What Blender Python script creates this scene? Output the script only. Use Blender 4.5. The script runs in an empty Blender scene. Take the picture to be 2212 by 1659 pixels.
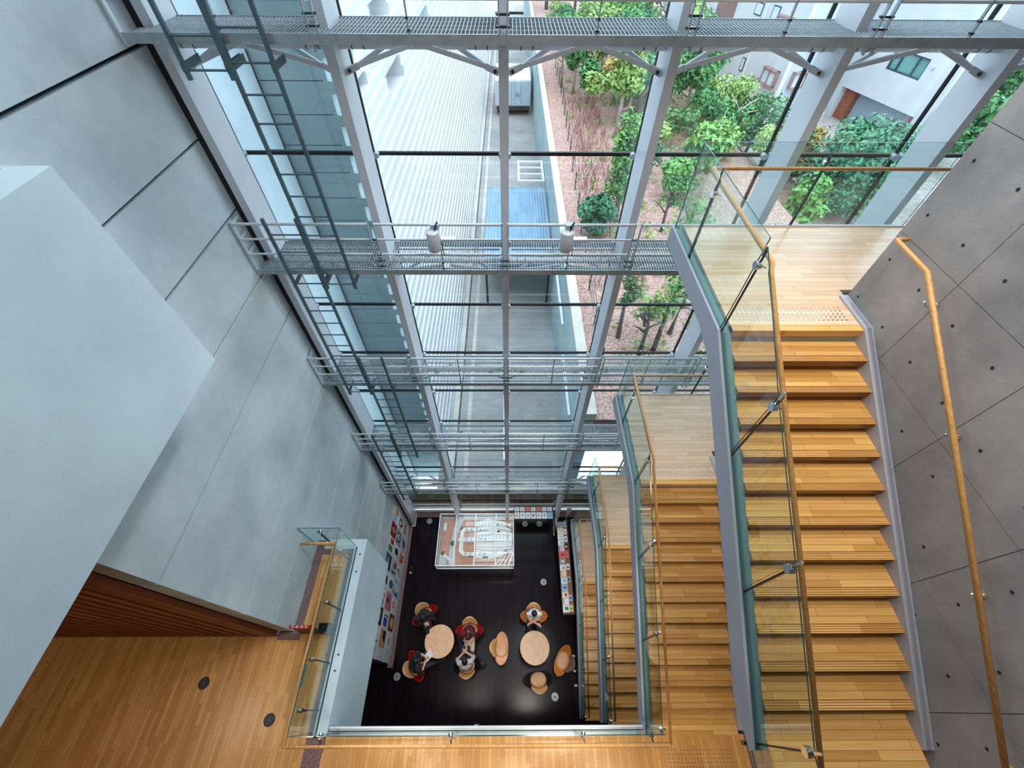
import bpy, bmesh, math, random
from mathutils import Vector, Matrix
random.seed(7)
S = bpy.context.scene
COL = S.collection
# ---------------------------------------------------------------- camera
H = 17.205
NV, DV = 1524.0, -310.0
FPX = ((NV - 829.5) * (829.5 - DV)) ** .5
vn = Vector(((1099.5 - 1106) / FPX, (829.5 - NV) / FPX, -1)).normalized()
vy = Vector(((1100 - 1106) / FPX, (829.5 - DV) / FPX, -1))
vy = (vy - vn * vn.dot(vy)).normalized()
vz = -vn
vx = vy.cross(vz)
cam_d = bpy.data.cameras.new('camera')
cam = bpy.data.objects.new('camera', cam_d)
COL.objects.link(cam)
R3 = Matrix((vx, vy, vz))
M4 = R3.to_4x4(); M4.translation = Vector((0, 0, H))
cam.matrix_world = M4
cam_d.sensor_width = 36
cam_d.lens = 36 * FPX / 2212
cam_d.clip_start = .05
cam_d.clip_end = 400
S.camera = cam
# ---------------------------------------------------------------- world, lights, exposure
S.view_settings.view_transform = 'Standard'
S.view_settings.look = 'None'
S.view_settings.exposure = 0.50
S.view_settings.gamma = 1
S.view_settings.use_curve_mapping = False
W = bpy.data.worlds.new('sky'); S.world = W
W.use_nodes = True
wn = W.node_tree; wn.nodes.clear()
wo = wn.nodes.new('ShaderNodeOutputWorld'); wb = wn.nodes.new('ShaderNodeBackground')
wt = wn.nodes.new('ShaderNodeTexCoord'); ws = wn.nodes.new('ShaderNodeSeparateXYZ'); wr = wn.nodes.new('ShaderNodeValToRGB')
wn.links.new(wt.outputs['Generated'], ws.inputs[0]); wn.links.new(ws.outputs['Z'], wr.inputs[0])
wr.color_ramp.elements[0].position = .0; wr.color_ramp.elements[0].color = (.66, .84, .96, 1)
wr.color_ramp.elements[1].position = .8; wr.color_ramp.elements[1].color = (.74, .88, 1, 1)
wb.inputs['Strength'].default_value = 3.0
wn.links.new(wr.outputs[0], wb.inputs[0]); wn.links.new(wb.outputs[0], wo.inputs[0])
def lamp(name, kind, loc, rot, energy, color, size=1.0, size_y=None, spot=None):
    d = bpy.data.lights.new(name, kind); d.energy = energy; d.color = color
    if kind == 'AREA':
        d.size = size
        if size_y: d.shape = 'RECTANGLE'; d.size_y = size_y
    if kind == 'SUN': d.angle = size
    if kind == 'SPOT': d.spot_size = spot; d.spot_blend = .8; d.shadow_soft_size = size
    o = bpy.data.objects.new(name, d); COL.objects.link(o)
    o.location = loc; o.rotation_euler = rot
    return o
lamp('overcast_sun', 'SUN', (10, 30, 40), (math.radians(24), math.radians(12), 0), 1.1, (1, .98, .95), math.radians(50))
def aim(o, tgt): o.rotation_euler = (Vector(tgt) - o.location).to_track_quat('-Z', 'Y').to_euler(); return o
# warm fill spots, added to brighten the balcony and bridge floors
for (x, y, z, e) in ((-7.2, -.3, 13.7, 85), (-4.6, -.6, 13.7, 45), (-1.8, -1.5, 11.5, 110), (.2, -1.5, 11.5, 120), (2.0, -1.5, 11.5, 100)):
    lamp('floor_fill', 'SPOT', (x, y, z), (0, 0, 0), e, (1, .86, .68), .12, None, math.radians(110))
# warm fill spots added above each stair flight to brighten the treads
for (y, z, e) in ((3.6, 20.4, 420), (1.6, 20.4, 420), (2.9, 13.2, 55), (1.5, 12.4, 50), (2.9, 9.2, 55), (1.5, 8.4, 50), (2.9, 5.2, 50), (1.5, 4.4, 45)):
    lamp('stair_fill', 'SPOT', (3.15, y, z), (0, 0, 0), e, (1, .86, .66), .12, None, math.radians(125 if z < 20 else 60))
# added fill spots, unseen: one set brightens the lobby, the other the left wall
for (x, tx, ty, e, a_) in ((-1.6, -2.0, 1.7, 2000, 17), (1.1, .9, 1.6, 2000, 17), (-.4, -1.3, 4.9, 2600, 17), (1.4, 1.9, 4.2, 1500, 17)):
    aim(lamp('lobby_fill', 'SPOT', (x, -.45, 15.4), (0, 0, 0), e, (1, .95, .88), .55, None, math.radians(a_)), (tx, ty, 0))
for (y, tz, e) in ((2.4, 9.5, 260), (4.4, 7.5, 420), (3.6, 3.5, 520)):
    aim(lamp('wall_fill', 'SPOT', (2.0, y, 20.3), (0, 0, 0), e, (.93, .97, 1), .2, None, math.radians(50)), (-4.15, y, tz))
# unseen area light added overhead to lift the whole atrium
lamp('overhead_fill', 'AREA', (0, 2.6, 20.5), (0, 0, 0), 130, (.93, .97, 1), 6, 4)
# ---------------------------------------------------------------- material helpers
MATS = {}
def nd(nt, typ, **kw):
    n = nt.nodes.new(typ)
    for k, v in kw.items(): setattr(n, k, v)
    return n
def base(name):
    m = bpy.data.materials.new(name); m.use_nodes = True
    nt = m.node_tree; b = nt.nodes['Principled BSDF']
    MATS[name] = m
    return m, nt, b
def c4(c): return (c[0], c[1], c[2], 1)
def srgb(r, g, b):
    f = lambda v: (v / 255 / 12.92) if v <= 10 else (((v / 255) + .055) / 1.055) ** 2.4
    return (f(r), f(g), f(b))
def mat(name, c, rough=.5, metal=0, c2=None, scale=3, detail=6, stretch=(1, 1, 1), bump=0, spec=.5, emit=0):
    m, nt, b = base(name)
    b.inputs['Roughness'].default_value = rough
    b.inputs['Metallic'].default_value = metal
    b.inputs['Specular IOR Level'].default_value = spec
    tc = nd(nt, 'ShaderNodeTexCoord'); mp = nd(nt, 'ShaderNodeMapping'); no = nd(nt, 'ShaderNodeTexNoise')
    mp.inputs['Scale'].default_value = stretch
    no.inputs['Scale'].default_value = scale; no.inputs['Detail'].default_value = detail
    nt.links.new(tc.outputs['Object'], mp.inputs[0]); nt.links.new(mp.outputs[0], no.inputs[0])
    rp = nd(nt, 'ShaderNodeValToRGB')
    rp.color_ramp.elements[0].position = .32; rp.color_ramp.elements[1].position = .68
    if c2 is None: c2 = tuple(v * .93 for v in c)
    rp.color_ramp.elements[0].color = c4(c2); rp.color_ramp.elements[1].color = c4(c)
    nt.links.new(no.outputs[0], rp.inputs[0]); nt.links.new(rp.outputs[0], b.inputs['Base Color'])
    if bump:
        bp = nd(nt, 'ShaderNodeBump'); bp.inputs['Strength'].default_value = bump; bp.inputs['Distance'].default_value = .02
        nt.links.new(no.outputs[0], bp.inputs['Height']); nt.links.new(bp.outputs[0], b.inputs['Normal'])
    if emit:
        b.inputs['Emission Color'].default_value = c4(c); b.inputs['Emission Strength'].default_value = emit
    return m
def concrete(name, c, c2, rough=.75, sc=.9):
    m, nt, b = base(name)
    b.inputs['Roughness'].default_value = rough; b.inputs['Specular IOR Level'].default_value = .25
    tc = nd(nt, 'ShaderNodeTexCoord')
    n1 = nd(nt, 'ShaderNodeTexNoise'); n1.inputs['Scale'].default_value = sc; n1.inputs['Detail'].default_value = 7; n1.inputs['Roughness'].default_value = .62
    n2 = nd(nt, 'ShaderNodeTexNoise'); n2.inputs['Scale'].default_value = 60; n2.inputs['Detail'].default_value = 2
    nt.links.new(tc.outputs['Object'], n1.inputs[0]); nt.links.new(tc.outputs['Object'], n2.inputs[0])
    rp = nd(nt, 'ShaderNodeValToRGB'); rp.color_ramp.elements[0].position = .3; rp.color_ramp.elements[1].position = .66
    rp.color_ramp.elements[0].color = c4(c2); rp.color_ramp.elements[1].color = c4(c)
    mx = nd(nt, 'ShaderNodeMixRGB', blend_type='OVERLAY'); mx.inputs[0].default_value = .12
    nt.links.new(n1.outputs[0], rp.inputs[0]); nt.links.new(rp.outputs[0], mx.inputs[1]); nt.links.new(n2.outputs[0], mx.inputs[2])
    nt.links.new(mx.outputs[0], b.inputs['Base Color'])
    return m
def planks(name, ca, cb, cgap, rot, length, width, rough=.35, spec=.5, grain=.25, gap=.004, bias=0.0):
    m, nt, b = base(name)
    b.inputs['Roughness'].default_value = rough; b.inputs['Specular IOR Level'].default_value = spec
    tc = nd(nt, 'ShaderNodeTexCoord'); mp = nd(nt, 'ShaderNodeMapping')
    mp.inputs['Rotation'].default_value = rot
    br = nd(nt, 'ShaderNodeTexBrick'); br.offset = 0.0; br.offset_frequency = 2
    br.inputs['Scale'].default_value = 1; br.inputs['Brick Width'].default_value = length; br.inputs['Row Height'].default_value = width
    br.inputs['Mortar Size'].default_value = gap; br.inputs['Mortar Smooth'].default_value = .3; br.inputs['Bias'].default_value = bias
    br.inputs['Color1'].default_value = c4(ca); br.inputs['Color2'].default_value = c4(cb); br.inputs['Mortar'].default_value = c4(cgap)
    nt.links.new(tc.outputs['Object'], mp.inputs[0])
    # every board row gets its own random shift, so end joints never line up
    sx = nd(nt, 'ShaderNodeSeparateXYZ'); cx = nd(nt, 'ShaderNodeCombineXYZ'); wn_ = nd(nt, 'ShaderNodeTexWhiteNoise', noise_dimensions='1D')
    dv = nd(nt, 'ShaderNodeMath', operation='DIVIDE'); fl = nd(nt, 'ShaderNodeMath', operation='FLOOR'); ma = nd(nt, 'ShaderNodeMath', operation='MULTIPLY_ADD')
    dv.inputs[1].default_value = width; ma.inputs[1].default_value = length
    nt.links.new(mp.outputs[0], sx.inputs[0]); nt.links.new(sx.outputs['Y'], dv.inputs[0]); nt.links.new(dv.outputs[0], fl.inputs[0]); nt.links.new(fl.outputs[0], wn_.inputs['W'])
    nt.links.new(wn_.outputs['Value'], ma.inputs[0]); nt.links.new(sx.outputs['X'], ma.inputs[2])
    nt.links.new(ma.outputs[0], cx.inputs['X']); nt.links.new(sx.outputs['Y'], cx.inputs['Y']); nt.links.new(cx.outputs[0], br.inputs[0])
    m2 = nd(nt, 'ShaderNodeMapping'); m2.inputs['Scale'].default_value = (1.5, 38, 1.5)
    no = nd(nt, 'ShaderNodeTexNoise'); no.inputs['Scale'].default_value = 1; no.inputs['Detail'].default_value = 5
    nt.links.new(mp.outputs[0], m2.inputs[0]); nt.links.new(m2.outputs[0], no.inputs[0])
    mx = nd(nt, 'ShaderNodeMixRGB', blend_type='OVERLAY'); mx.inputs[0].default_value = grain
    nt.links.new(br.outputs[0], mx.inputs[1]); nt.links.new(no.outputs[0], mx.inputs[2])
    nt.links.new(mx.outputs[0], b.inputs['Base Color'])
    return m
def glass(name, tint, f0=.05, top=.6, rough=0.0):
    m = bpy.data.materials.new(name); m.use_nodes = True; MATS[name] = m
    nt = m.node_tree; nt.nodes.clear()
    o = nd(nt, 'ShaderNodeOutputMaterial'); t = nd(nt, 'ShaderNodeBsdfTransparent'); g = nd(nt, 'ShaderNodeBsdfGlossy'); x = nd(nt, 'ShaderNodeMixShader')
    t.inputs[0].default_value = c4(tint); g.inputs['Roughness'].default_value = rough; g.inputs['Color'].default_value = (.95, 1, 1, 1)
    ge = nd(nt, 'ShaderNodeNewGeometry'); dt = nd(nt, 'ShaderNodeVectorMath', operation='DOT_PRODUCT')
    nt.links.new(ge.outputs['Normal'], dt.inputs[0]); nt.links.new(ge.outputs['Incoming'], dt.inputs[1])
    def mth(op, i0, v1=None):
        q = nd(nt, 'ShaderNodeMath', operation=op)
        if isinstance(i0, (int, float)): q.inputs[0].default_value = i0
        else: nt.links.new(i0, q.inputs[0])
        if v1 is not None:
            if isinstance(v1, (int, float)): q.inputs[1].default_value = v1
            else: nt.links.new(v1, q.inputs[1])
        return q.outputs[0]
    co = mth('ABSOLUTE', dt.outputs['Value'])
    sch = mth('POWER', mth('SUBTRACT', 1.0, co), 5.0)           # Schlick, the same from both sides of the pane
    fres = mth('ADD', mth('MULTIPLY', sch, top), f0)
    nt.links.new(fres, x.inputs[0]); nt.links.new(t.outputs[0], x.inputs[1]); nt.links.new(g.outputs[0], x.inputs[2])
    nt.links.new(x.outputs[0], o.inputs[0])
    return m
X90 = (math.radians(90), 0, 0)
Z90 = (0, 0, math.radians(90))
# concretes
concrete('concrete_pale', (.60, .74, .80), (.49, .61, .67))
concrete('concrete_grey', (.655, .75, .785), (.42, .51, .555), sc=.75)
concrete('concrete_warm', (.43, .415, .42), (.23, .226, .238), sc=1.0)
concrete('concrete_out', (.42, .54, .56), (.30, .41, .44), sc=.7)
concrete('road_grey', (.36, .37, .37), (.22, .23, .23), sc=.35)
concrete('coping', (.55, .53, .48), (.42, .40, .36), sc=1.5)
mat('joint_dark', (.02, .025, .04), .8)
mat('joint_mid', (.06, .07, .085), .8)
mat('white_metal', (.80, .84, .88), .4, 0)
mat('grey_metal', (.40, .43, .48), .45, .2)
mat('mullion_paint', (.66, .70, .76), .42, .1)
mat('galv', (.40, .47, .50), .42, .4, c2=(.29, .36, .39), scale=9)
mat('galv_light', (.66, .71, .74), .4, .3, c2=(.56, .62, .66), scale=7)
mat('galv_bar', (.42, .48, .51), .5, .3, c2=(.32, .375, .40), scale=9)
mat('ladder_steel', (.10, .165, .19), .45, .3, c2=(.07, .125, .15), scale=12)
mat('black', (.012, .014, .018), .5)
mat('chrome', (.72, .75, .78), .15, .95)
mat('dark_steel', (.06, .075, .085), .35, .6)
mat('stringer_paint', (.46, .47, .54), .5)
mat('teal_channel', (.15, .29, .32), .4)
mat('glass_edge', (.025, .085, .095), .15)
mat('glass_edge_pale', (.30, .52, .54), .15)
glass('facade_glass', (.965, .98, .985))
glass('rail_glass', (.90, .955, .945))
glass('case_glass', (.97, .985, .99))
planks('oak_y', srgb(226, 172, 104), srgb(200, 142, 78), srgb(150, 100, 54), Z90, .75, .07, .3, grain=.22, gap=.0018)
planks('oak_x', srgb(232, 206, 180), srgb(220, 186, 152), srgb(176, 140, 108), (0, 0, 0), .75, .085, .22, grain=.2, gap=.002)  # landing oak, paled so the colour carries the window glare
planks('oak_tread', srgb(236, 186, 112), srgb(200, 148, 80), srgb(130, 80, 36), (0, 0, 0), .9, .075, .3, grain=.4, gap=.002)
planks('oak_riser', srgb(150, 96, 46), srgb(132, 82, 38), srgb(96, 58, 28), X90, .9, .09, .4, grain=.4, gap=.002)  # oak darkened to carry the shade on the risers; also the tread grooves
planks('wenge', (.014, .009, .012), (.008, .005, .007), (.004, .003, .004), Z90, 1.1, .09, .16, spec=.12, grain=.3, gap=.002)
mat('cedar', srgb(150, 82, 46), .5, c2=srgb(124, 62, 34), scale=1.2, stretch=(8, 8, .6))
planks('reflected_boards', srgb(168, 142, 104), srgb(124, 110, 80), srgb(76, 68, 52), (math.radians(90), math.radians(0), math.radians(90)), 3, .11, .6, grain=.4)  # board colours imitate the lobby wood mirrored in the glass
mat('rail_wood', srgb(220, 172, 112), .35, 0, c2=srgb(194, 142, 82), scale=2, stretch=(20, 2, 20))
mat('granite', srgb(150, 118, 116), .45, 0, c2=srgb(92, 68, 72), scale=55, detail=3)
mat('table_wood', srgb(226, 186, 150), .35, 0, c2=srgb(198, 150, 112), scale=4, stretch=(1, 9, 1))
mat('tan_leather', srgb(205, 155, 112), .42, 0, c2=srgb(186, 134, 92), scale=3)
mat('tan_back', srgb(222, 172, 122), .45)
mat('brown_back', srgb(128, 98, 86), .5)
mat('orange_shell', srgb(190, 112, 44), .35)
mat('tan_shell', srgb(226, 170, 130), .38)
mat('red_shell', srgb(140, 16, 20), .3)
mat('black_shell', srgb(16, 20, 28), .35)
mat('skin', srgb(214, 168, 148), .5, c2=srgb(200, 148, 128), scale=10)
mat('hair_black', (.012, .012, .016), .45)
mat('hair_burgundy', srgb(70, 20, 26), .45)
mat('cloth_black', (.012, .013, .017), .8)
mat('cloth_navy', (.014, .022, .045), .8)
mat('cloth_white', srgb(226, 228, 236), .8, c2=srgb(196, 198, 210), scale=6)
mat('cloth_grey', srgb(202, 196, 204), .8, c2=srgb(178, 172, 184), scale=6)
mat('cloth_beige', srgb(214, 208, 190), .8, c2=srgb(188, 180, 164), scale=5)
mat('cloth_burgundy', srgb(78, 24, 30), .8)
mat('cloth_charcoal', (.03, .035, .045), .8)
mat('paper', (.86, .87, .88), .6)
mat('plinth_blue', srgb(36, 66, 92), .5)
mat('model_white', (.84, .86, .88), .5)
mat('model_tan', srgb(206, 160, 138), .7, c2=srgb(186, 138, 118), scale=4)
mat('model_grey', srgb(176, 190, 200), .6)
mat('model_road', srgb(206, 212, 220), .6)
mat('leaf_bright', srgb(122, 172, 92), .5, c2=srgb(66, 126, 66), scale=1.2, spec=.3)
mat('leaf_mid', srgb(92, 150, 84), .5, c2=srgb(44, 96, 62), scale=1.0, spec=.3)
mat('leaf_dark', srgb(84, 146, 104), .5, c2=srgb(36, 92, 68), scale=1.0, spec=.3)
mat('leaf_pale', srgb(160, 186, 110), .5, c2=srgb(110, 150, 80), scale=1.4, spec=.3)
mat('leaf_dry', srgb(190, 170, 110), .6, c2=srgb(140, 130, 80), scale=1.4, spec=.2)
mat('bark', srgb(120, 108, 100), .8, c2=srgb(80, 72, 70), scale=7)
mat('bark_pale', srgb(196, 186, 178), .8, c2=srgb(150, 138, 130), scale=7)
mat('twig_red', srgb(150, 100, 92), .8, c2=srgb(112, 70, 66), scale=3)
mat('mulch', srgb(196, 164, 154), .9, c2=srgb(122, 96, 88), scale=14, detail=8, spec=.1, bump=.5)
mat('path_grey', srgb(170, 166, 162), .8, c2=srgb(136, 132, 130), scale=3)
mat('clap_white', (.56, .58, .59), .5, c2=(.50, .525, .545), scale=.6, stretch=(1, .3, 2))
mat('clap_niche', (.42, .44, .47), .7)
mat('roof_blue', srgb(118, 152, 176), .4, c2=srgb(92, 128, 154), scale=1, stretch=(2, .5, 1))
mat('house_white', (.55, .58, .61), .7, c2=(.48, .515, .56), scale=.8)
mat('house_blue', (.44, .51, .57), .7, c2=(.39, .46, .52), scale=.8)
mat('house_glass', srgb(84, 140, 140), .15, c2=srgb(120, 170, 164), scale=.6)
mat('house_frame', srgb(52, 70, 84), .4)
mat('house_frame_brown', srgb(150, 118, 112), .5)
mat('house_curtain', srgb(190, 206, 216), .6)
mat('garage_door', srgb(150, 170, 180), .4, c2=srgb(136, 156, 168), scale=1, stretch=(1, 1, 20))
mat('house_brick', srgb(158, 92, 66), .7, c2=srgb(130, 70, 50), scale=6)
mat('truck_white', (.78, .80, .82), .5)
mat('truck_blue', srgb(180, 196, 206), .5)
mat('tyre', (.02, .02, .022), .8)
mat('sign_red', srgb(176, 34, 34), .4)
mat('box_grey', srgb(90, 92, 98), .4, .2)
mat('stand_brown', srgb(110, 74, 46), .5)
mat('sticker_teal', srgb(96, 190, 196), .5)
mat('disc_glass', srgb(46, 62, 70), .2)
mat('disc_rim', srgb(150, 160, 164), .4, .3)
mat('disc_dark', srgb(26, 32, 36), .4, .3)
mat('lens', srgb(255, 226, 170), .3, emit=1.6)
mat('cable', (.01, .01, .012), .5)
mat('rack_dark', srgb(34, 22, 26), .4)
mat('rack_brown', srgb(150, 92, 62), .45)
mat('table_dark', srgb(30, 26, 32), .35)
mat('slab', (.30, .31, .32), .7)
mat('soffit', (.62, .60, .56), .7)
for nm, c in dict(i_red=(196, 40, 44), i_pink=(232, 120, 160), i_orange=(236, 112, 70), i_blue=(36, 84, 190), i_sky=(150, 196, 236), i_teal=(36, 110, 132), i_yellow=(226, 206, 70), i_green=(64, 150, 84), i_black=(26, 28, 32), i_grey=(150, 156, 164), i_cream=(236, 226, 200), i_tan=(206, 160, 122), i_lilac=(214, 196, 224), i_white=(240, 242, 244), i_maroon=(112, 34, 36), i_lime=(214, 226, 120)).items():
    mat(nm, srgb(*c), .5)

# ---------------------------------------------------------------- mesh helpers
class MB:
    def __init__(s, *mats):
        s.v = []; s.f = []; s.mi = []; s.mats = list(mats); s.cur = 0
    def use(s, m):
        if m not in s.mats: s.mats.append(m)
        s.cur = s.mats.index(m); return s
    def face(s, *idx): s.f.append(idx); s.mi.append(s.cur)
    def add(s, vs): 
        n = len(s.v); s.v += [tuple(p) for p in vs]; return n
    def hexa(s, p):   # 8 points: bottom ring 0-3, top ring 4-7
        n = s.add(p)
        for q in ((3, 2, 1, 0), (4, 5, 6, 7), (0, 1, 5, 4), (1, 2, 6, 5), (2, 3, 7, 6), (3, 0, 4, 7)): s.face(*[n + i for i in q])
        return s
    def box(s, x0, y0, z0, x1, y1, z1):
        if x0 > x1: x0, x1 = x1, x0
        if y0 > y1: y0, y1 = y1, y0
        if z0 > z1: z0, z1 = z1, z0
        return s.hexa([(x0, y0, z0), (x1, y0, z0), (x1, y1, z0), (x0, y1, z0), (x0, y0, z1), (x1, y0, z1), (x1, y1, z1), (x0, y1, z1)])
    def bar(s, p, q, w, h, up=(0, 0, 1)):
        p = Vector(p); q = Vector(q); d = (q - p).normalized(); u = Vector(up)
        if abs(d.dot(u)) > .98: u = Vector((1, 0, 0))
        a = d.cross(u).normalized() * w / 2; b = a.cross(d).normalized() * h / 2
        return s.hexa([p - a - b, p + a - b, p + a + b, p - a + b, q - a - b, q + a - b, q + a + b, q - a + b])
    def tube(s, pts, r, n=8, r2=None, caps=True):
        pts = [Vector(p) for p in pts]; m = len(pts); rings = []
        for i, p in enumerate(pts):
            d = (pts[min(i + 1, m - 1)] - pts[max(i - 1, 0)]).normalized()
            u = Vector((0, 0, 1)) if abs(d.z) < .9 else Vector((0, 1, 0))
            a = d.cross(u).normalized(); b = a.cross(d)
            rr = r if r2 is None else r + (r2 - r) * i / max(1, m - 1)
            if 0 < i < m - 1:
                k = (pts[i] - pts[i - 1]).normalized().dot(d); rr = rr / max(k, .5)
            rings.append(s.add([p + a * rr * math.cos(2 * math.pi * j / n) + b * rr * math.sin(2 * math.pi * j / n) for j in range(n)]))
        for i in range(m - 1):
            for j in range(n): s.face(rings[i] + j, rings[i] + (j + 1) % n, rings[i + 1] + (j + 1) % n, rings[i + 1] + j)
        if caps:
            s.face(*[rings[0] + j for j in reversed(range(n))]); s.face(*[rings[-1] + j for j in range(n)])
        return s
    def lathe(s, prof, n=24, c=(0, 0, 0), sx=1, sy=1):
        rings = [s.add([(c[0] + r * sx * math.cos(2 * math.pi * j / n), c[1] + r * sy * math.sin(2 * math.pi * j / n), c[2] + z) for j in range(n)]) for r, z in prof]
        for i in range(len(prof) - 1):
            for j in range(n): s.face(rings[i] + j, rings[i] + (j + 1) % n, rings[i + 1] + (j + 1) % n, rings[i + 1] + j)
        s.face(*[rings[0] + j for j in reversed(range(n))]); s.face(*[rings[-1] + j for j in range(n)])
        return s
    def prism(s, poly, a, b, axis):   # poly in the two other axes, extruded along axis from a to b
        def mk(p, t):
            if axis == 'x': return (t, p[0], p[1])
            if axis == 'y': return (p[0], t, p[1])
            return (p[0], p[1], t)
        n = len(poly); i0 = s.add([mk(p, a) for p in poly]); i1 = s.add([mk(p, b) for p in poly])
        s.face(*[i0 + i for i in reversed(range(n))]); s.face(*[i1 + i for i in range(n)])
        for i in range(n): s.face(i0 + i, i0 + (i + 1) % n, i1 + (i + 1) % n, i1 + i)
        return s
    def ell(s, c, rx, ry, rz, n=14, m=8, rot=None):
        n0 = len(s.v)
        for i in range(m + 1):
            t = math.pi * i / m
            for j in range(n):
                p = Vector((rx * math.sin(t) * math.cos(2 * math.pi * j / n), ry * math.sin(t) * math.sin(2 * math.pi * j / n), -rz * math.cos(t)))
                if rot is not None: p = rot @ p
                s.v.append((c[0] + p.x, c[1] + p.y, c[2] + p.z))
        for i in range(m):
            for j in range(n):
                a = n0 + i * n + j; b = n0 + i * n + (j + 1) % n
                s.face(a, b, b + n, a + n)
        return s
    def mesh(s, name, off=(0, 0, 0)):
        me = bpy.data.meshes.new(name)
        o = Vector(off)
        me.from_pydata([Vector(p) - o for p in s.v], [], s.f)
        for m in s.mats: me.materials.append(MATS[m])
        me.polygons.foreach_set('material_index', s.mi)
        bm = bmesh.new(); bm.from_mesh(me)
        bmesh.ops.recalc_face_normals(bm, faces=bm.faces)
        bm.to_mesh(me); bm.free(); me.update()
        return me
    def build(s, name, parent=None, smooth=False, kind=None, loc=None):
        off = Vector((0, 0, 0))
        if loc is not None: off = Vector(loc)
        elif parent is not None:
            off = parent.location.copy()
            p = parent
            while p.parent: p = p.parent; off += p.location
        o = bpy.data.objects.new(name, s.mesh(name, off)); COL.objects.link(o)
        if parent is not None: o.parent = parent
        if loc is not None: o.location = loc
        if smooth:
            o.data.polygons.foreach_set('use_smooth', [True] * len(o.data.polygons))
        if kind: o['kind'] = kind
        return o
def tag(o, label, cat, group=None, kind=None):
    o['label'] = label; o['category'] = cat
    if group: o['group'] = group
    if kind: o['kind'] = kind
    return o
def thing(name, loc=(0, 0, 0), rz=0, label=None, cat=None, group=None, kind=None):
    o = bpy.data.objects.new(name, None); COL.objects.link(o)
    o.empty_display_size = .2; o.location = loc; o.rotation_euler = (0, 0, rz)
    if label: tag(o, label, cat, group)
    if kind: o['kind'] = kind
    return o
KIDS = {}
def dup(root, loc=None, rz=None, label=None):
    r = root.copy(); COL.objects.link(r)
    if loc is not None: r.location = loc
    if rz is not None: r.rotation_euler = (0, 0, rz)
    if label: r['label'] = label
    def rec(a, b):
        for ch in list(a.children):
            if ch == r: continue
            c = ch.copy(); COL.objects.link(c); c.parent = b; rec(ch, c)
    rec(root, r)
    return r
def clone(o, parent, loc=None):
    c = o.copy(); COL.objects.link(c); c.parent = parent
    if loc is not None: c.location = loc
    return c
def struct(name, mb, smooth=False): return mb.build(name, None, smooth, 'structure')
def glass_panel_x(x, poly, t=.012, mat_='rail_glass', edge='glass_edge'):   # panel in plane X=x, poly (y,z)
    mb = MB(mat_, edge)
    n = len(poly)
    i0 = mb.add([(x - t / 2, p[0], p[1]) for p in poly]); i1 = mb.add([(x + t / 2, p[0], p[1]) for p in poly])
    mb.use(mat_); mb.face(*[i0 + i for i in range(n)]); mb.face(*[i1 + i for i in reversed(range(n))])
    mb.use(edge)
    for i in range(n): mb.face(i0 + i, i0 + (i + 1) % n, i1 + (i + 1) % n, i1 + i)
    return mb
def glass_panel_y(y, x0, x1, z0, z1, t=.012, mat_='rail_glass', edge='glass_edge'):
    mb = MB(mat_, edge)
    poly = ((x0, z0), (x1, z0), (x1, z1), (x0, z1)); n = 4
    i0 = mb.add([(p[0], y - t / 2, p[1]) for p in poly]); i1 = mb.add([(p[0], y + t / 2, p[1]) for p in poly])
    mb.use(mat_); mb.face(*[i0 + i for i in range(n)]); mb.face(*[i1 + i for i in reversed(range(n))])
    mb.use(edge)
    for i in range(n): mb.face(i0 + i, i0 + (i + 1) % n, i1 + (i + 1) % n, i1 + i)
    return mb
# ---------------------------------------------------------------- setting: lobby shell
XL, XR = -4.15, 4.02
mb = MB('wenge').box(-12, -6, -.3, 9, 6.45, 0); struct('floor', mb)
# left wall: panels of 1 m between joints, wide dark joints every second metre
mb = MB('concrete_grey'); TOPZ = 18.86
mb.use('joint_dark').box(XL - .28, 1.17, 0, XL - .09, 6.0, TOPZ)
mb.use('concrete_grey')
zs = [-.13 + i for i in range(0, 20)]
for i in range(len(zs) - 1):
    z0, z1 = zs[i], zs[i + 1]
    g0 = .028 if i % 2 == 0 else .0; g1 = .022 if i % 2 == 1 else .0
    mb.box(XL - .30, 1.15, max(z0 + g0, 0), XL, 6.03, z1 - g1 - (.036 if i % 2 == 0 else 0))
    if i % 2 == 0: mb.use('joint_mid').box(XL - .2, 1.16, z1 - .036, XL - .05, 6.02, z1); mb.use('concrete_grey')
struct('wall_left', mb)
# right wall: 1 m formwork panels with tie holes
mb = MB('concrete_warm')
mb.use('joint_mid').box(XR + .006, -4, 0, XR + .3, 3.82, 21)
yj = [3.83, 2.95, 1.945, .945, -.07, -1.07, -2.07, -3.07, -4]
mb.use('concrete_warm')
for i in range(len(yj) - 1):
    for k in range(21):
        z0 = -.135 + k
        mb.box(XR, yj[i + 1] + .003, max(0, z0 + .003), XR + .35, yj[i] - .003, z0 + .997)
mb.use('joint_dark')
for i in range(-8, 8):
    for k in range(0, 42):
        y, z = .2 + .5 * i - .005, .11 + .5 * k
        if y < 3.8: 
            n0 = mb.add([(XR - .002, y + .016 * math.cos(a * math.pi / 4), z + .016 * math.sin(a * math.pi / 4)) for a in range(8)]); mb.face(*[n0 + a for a in range(8)])
struct('wall_right', mb)
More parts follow.
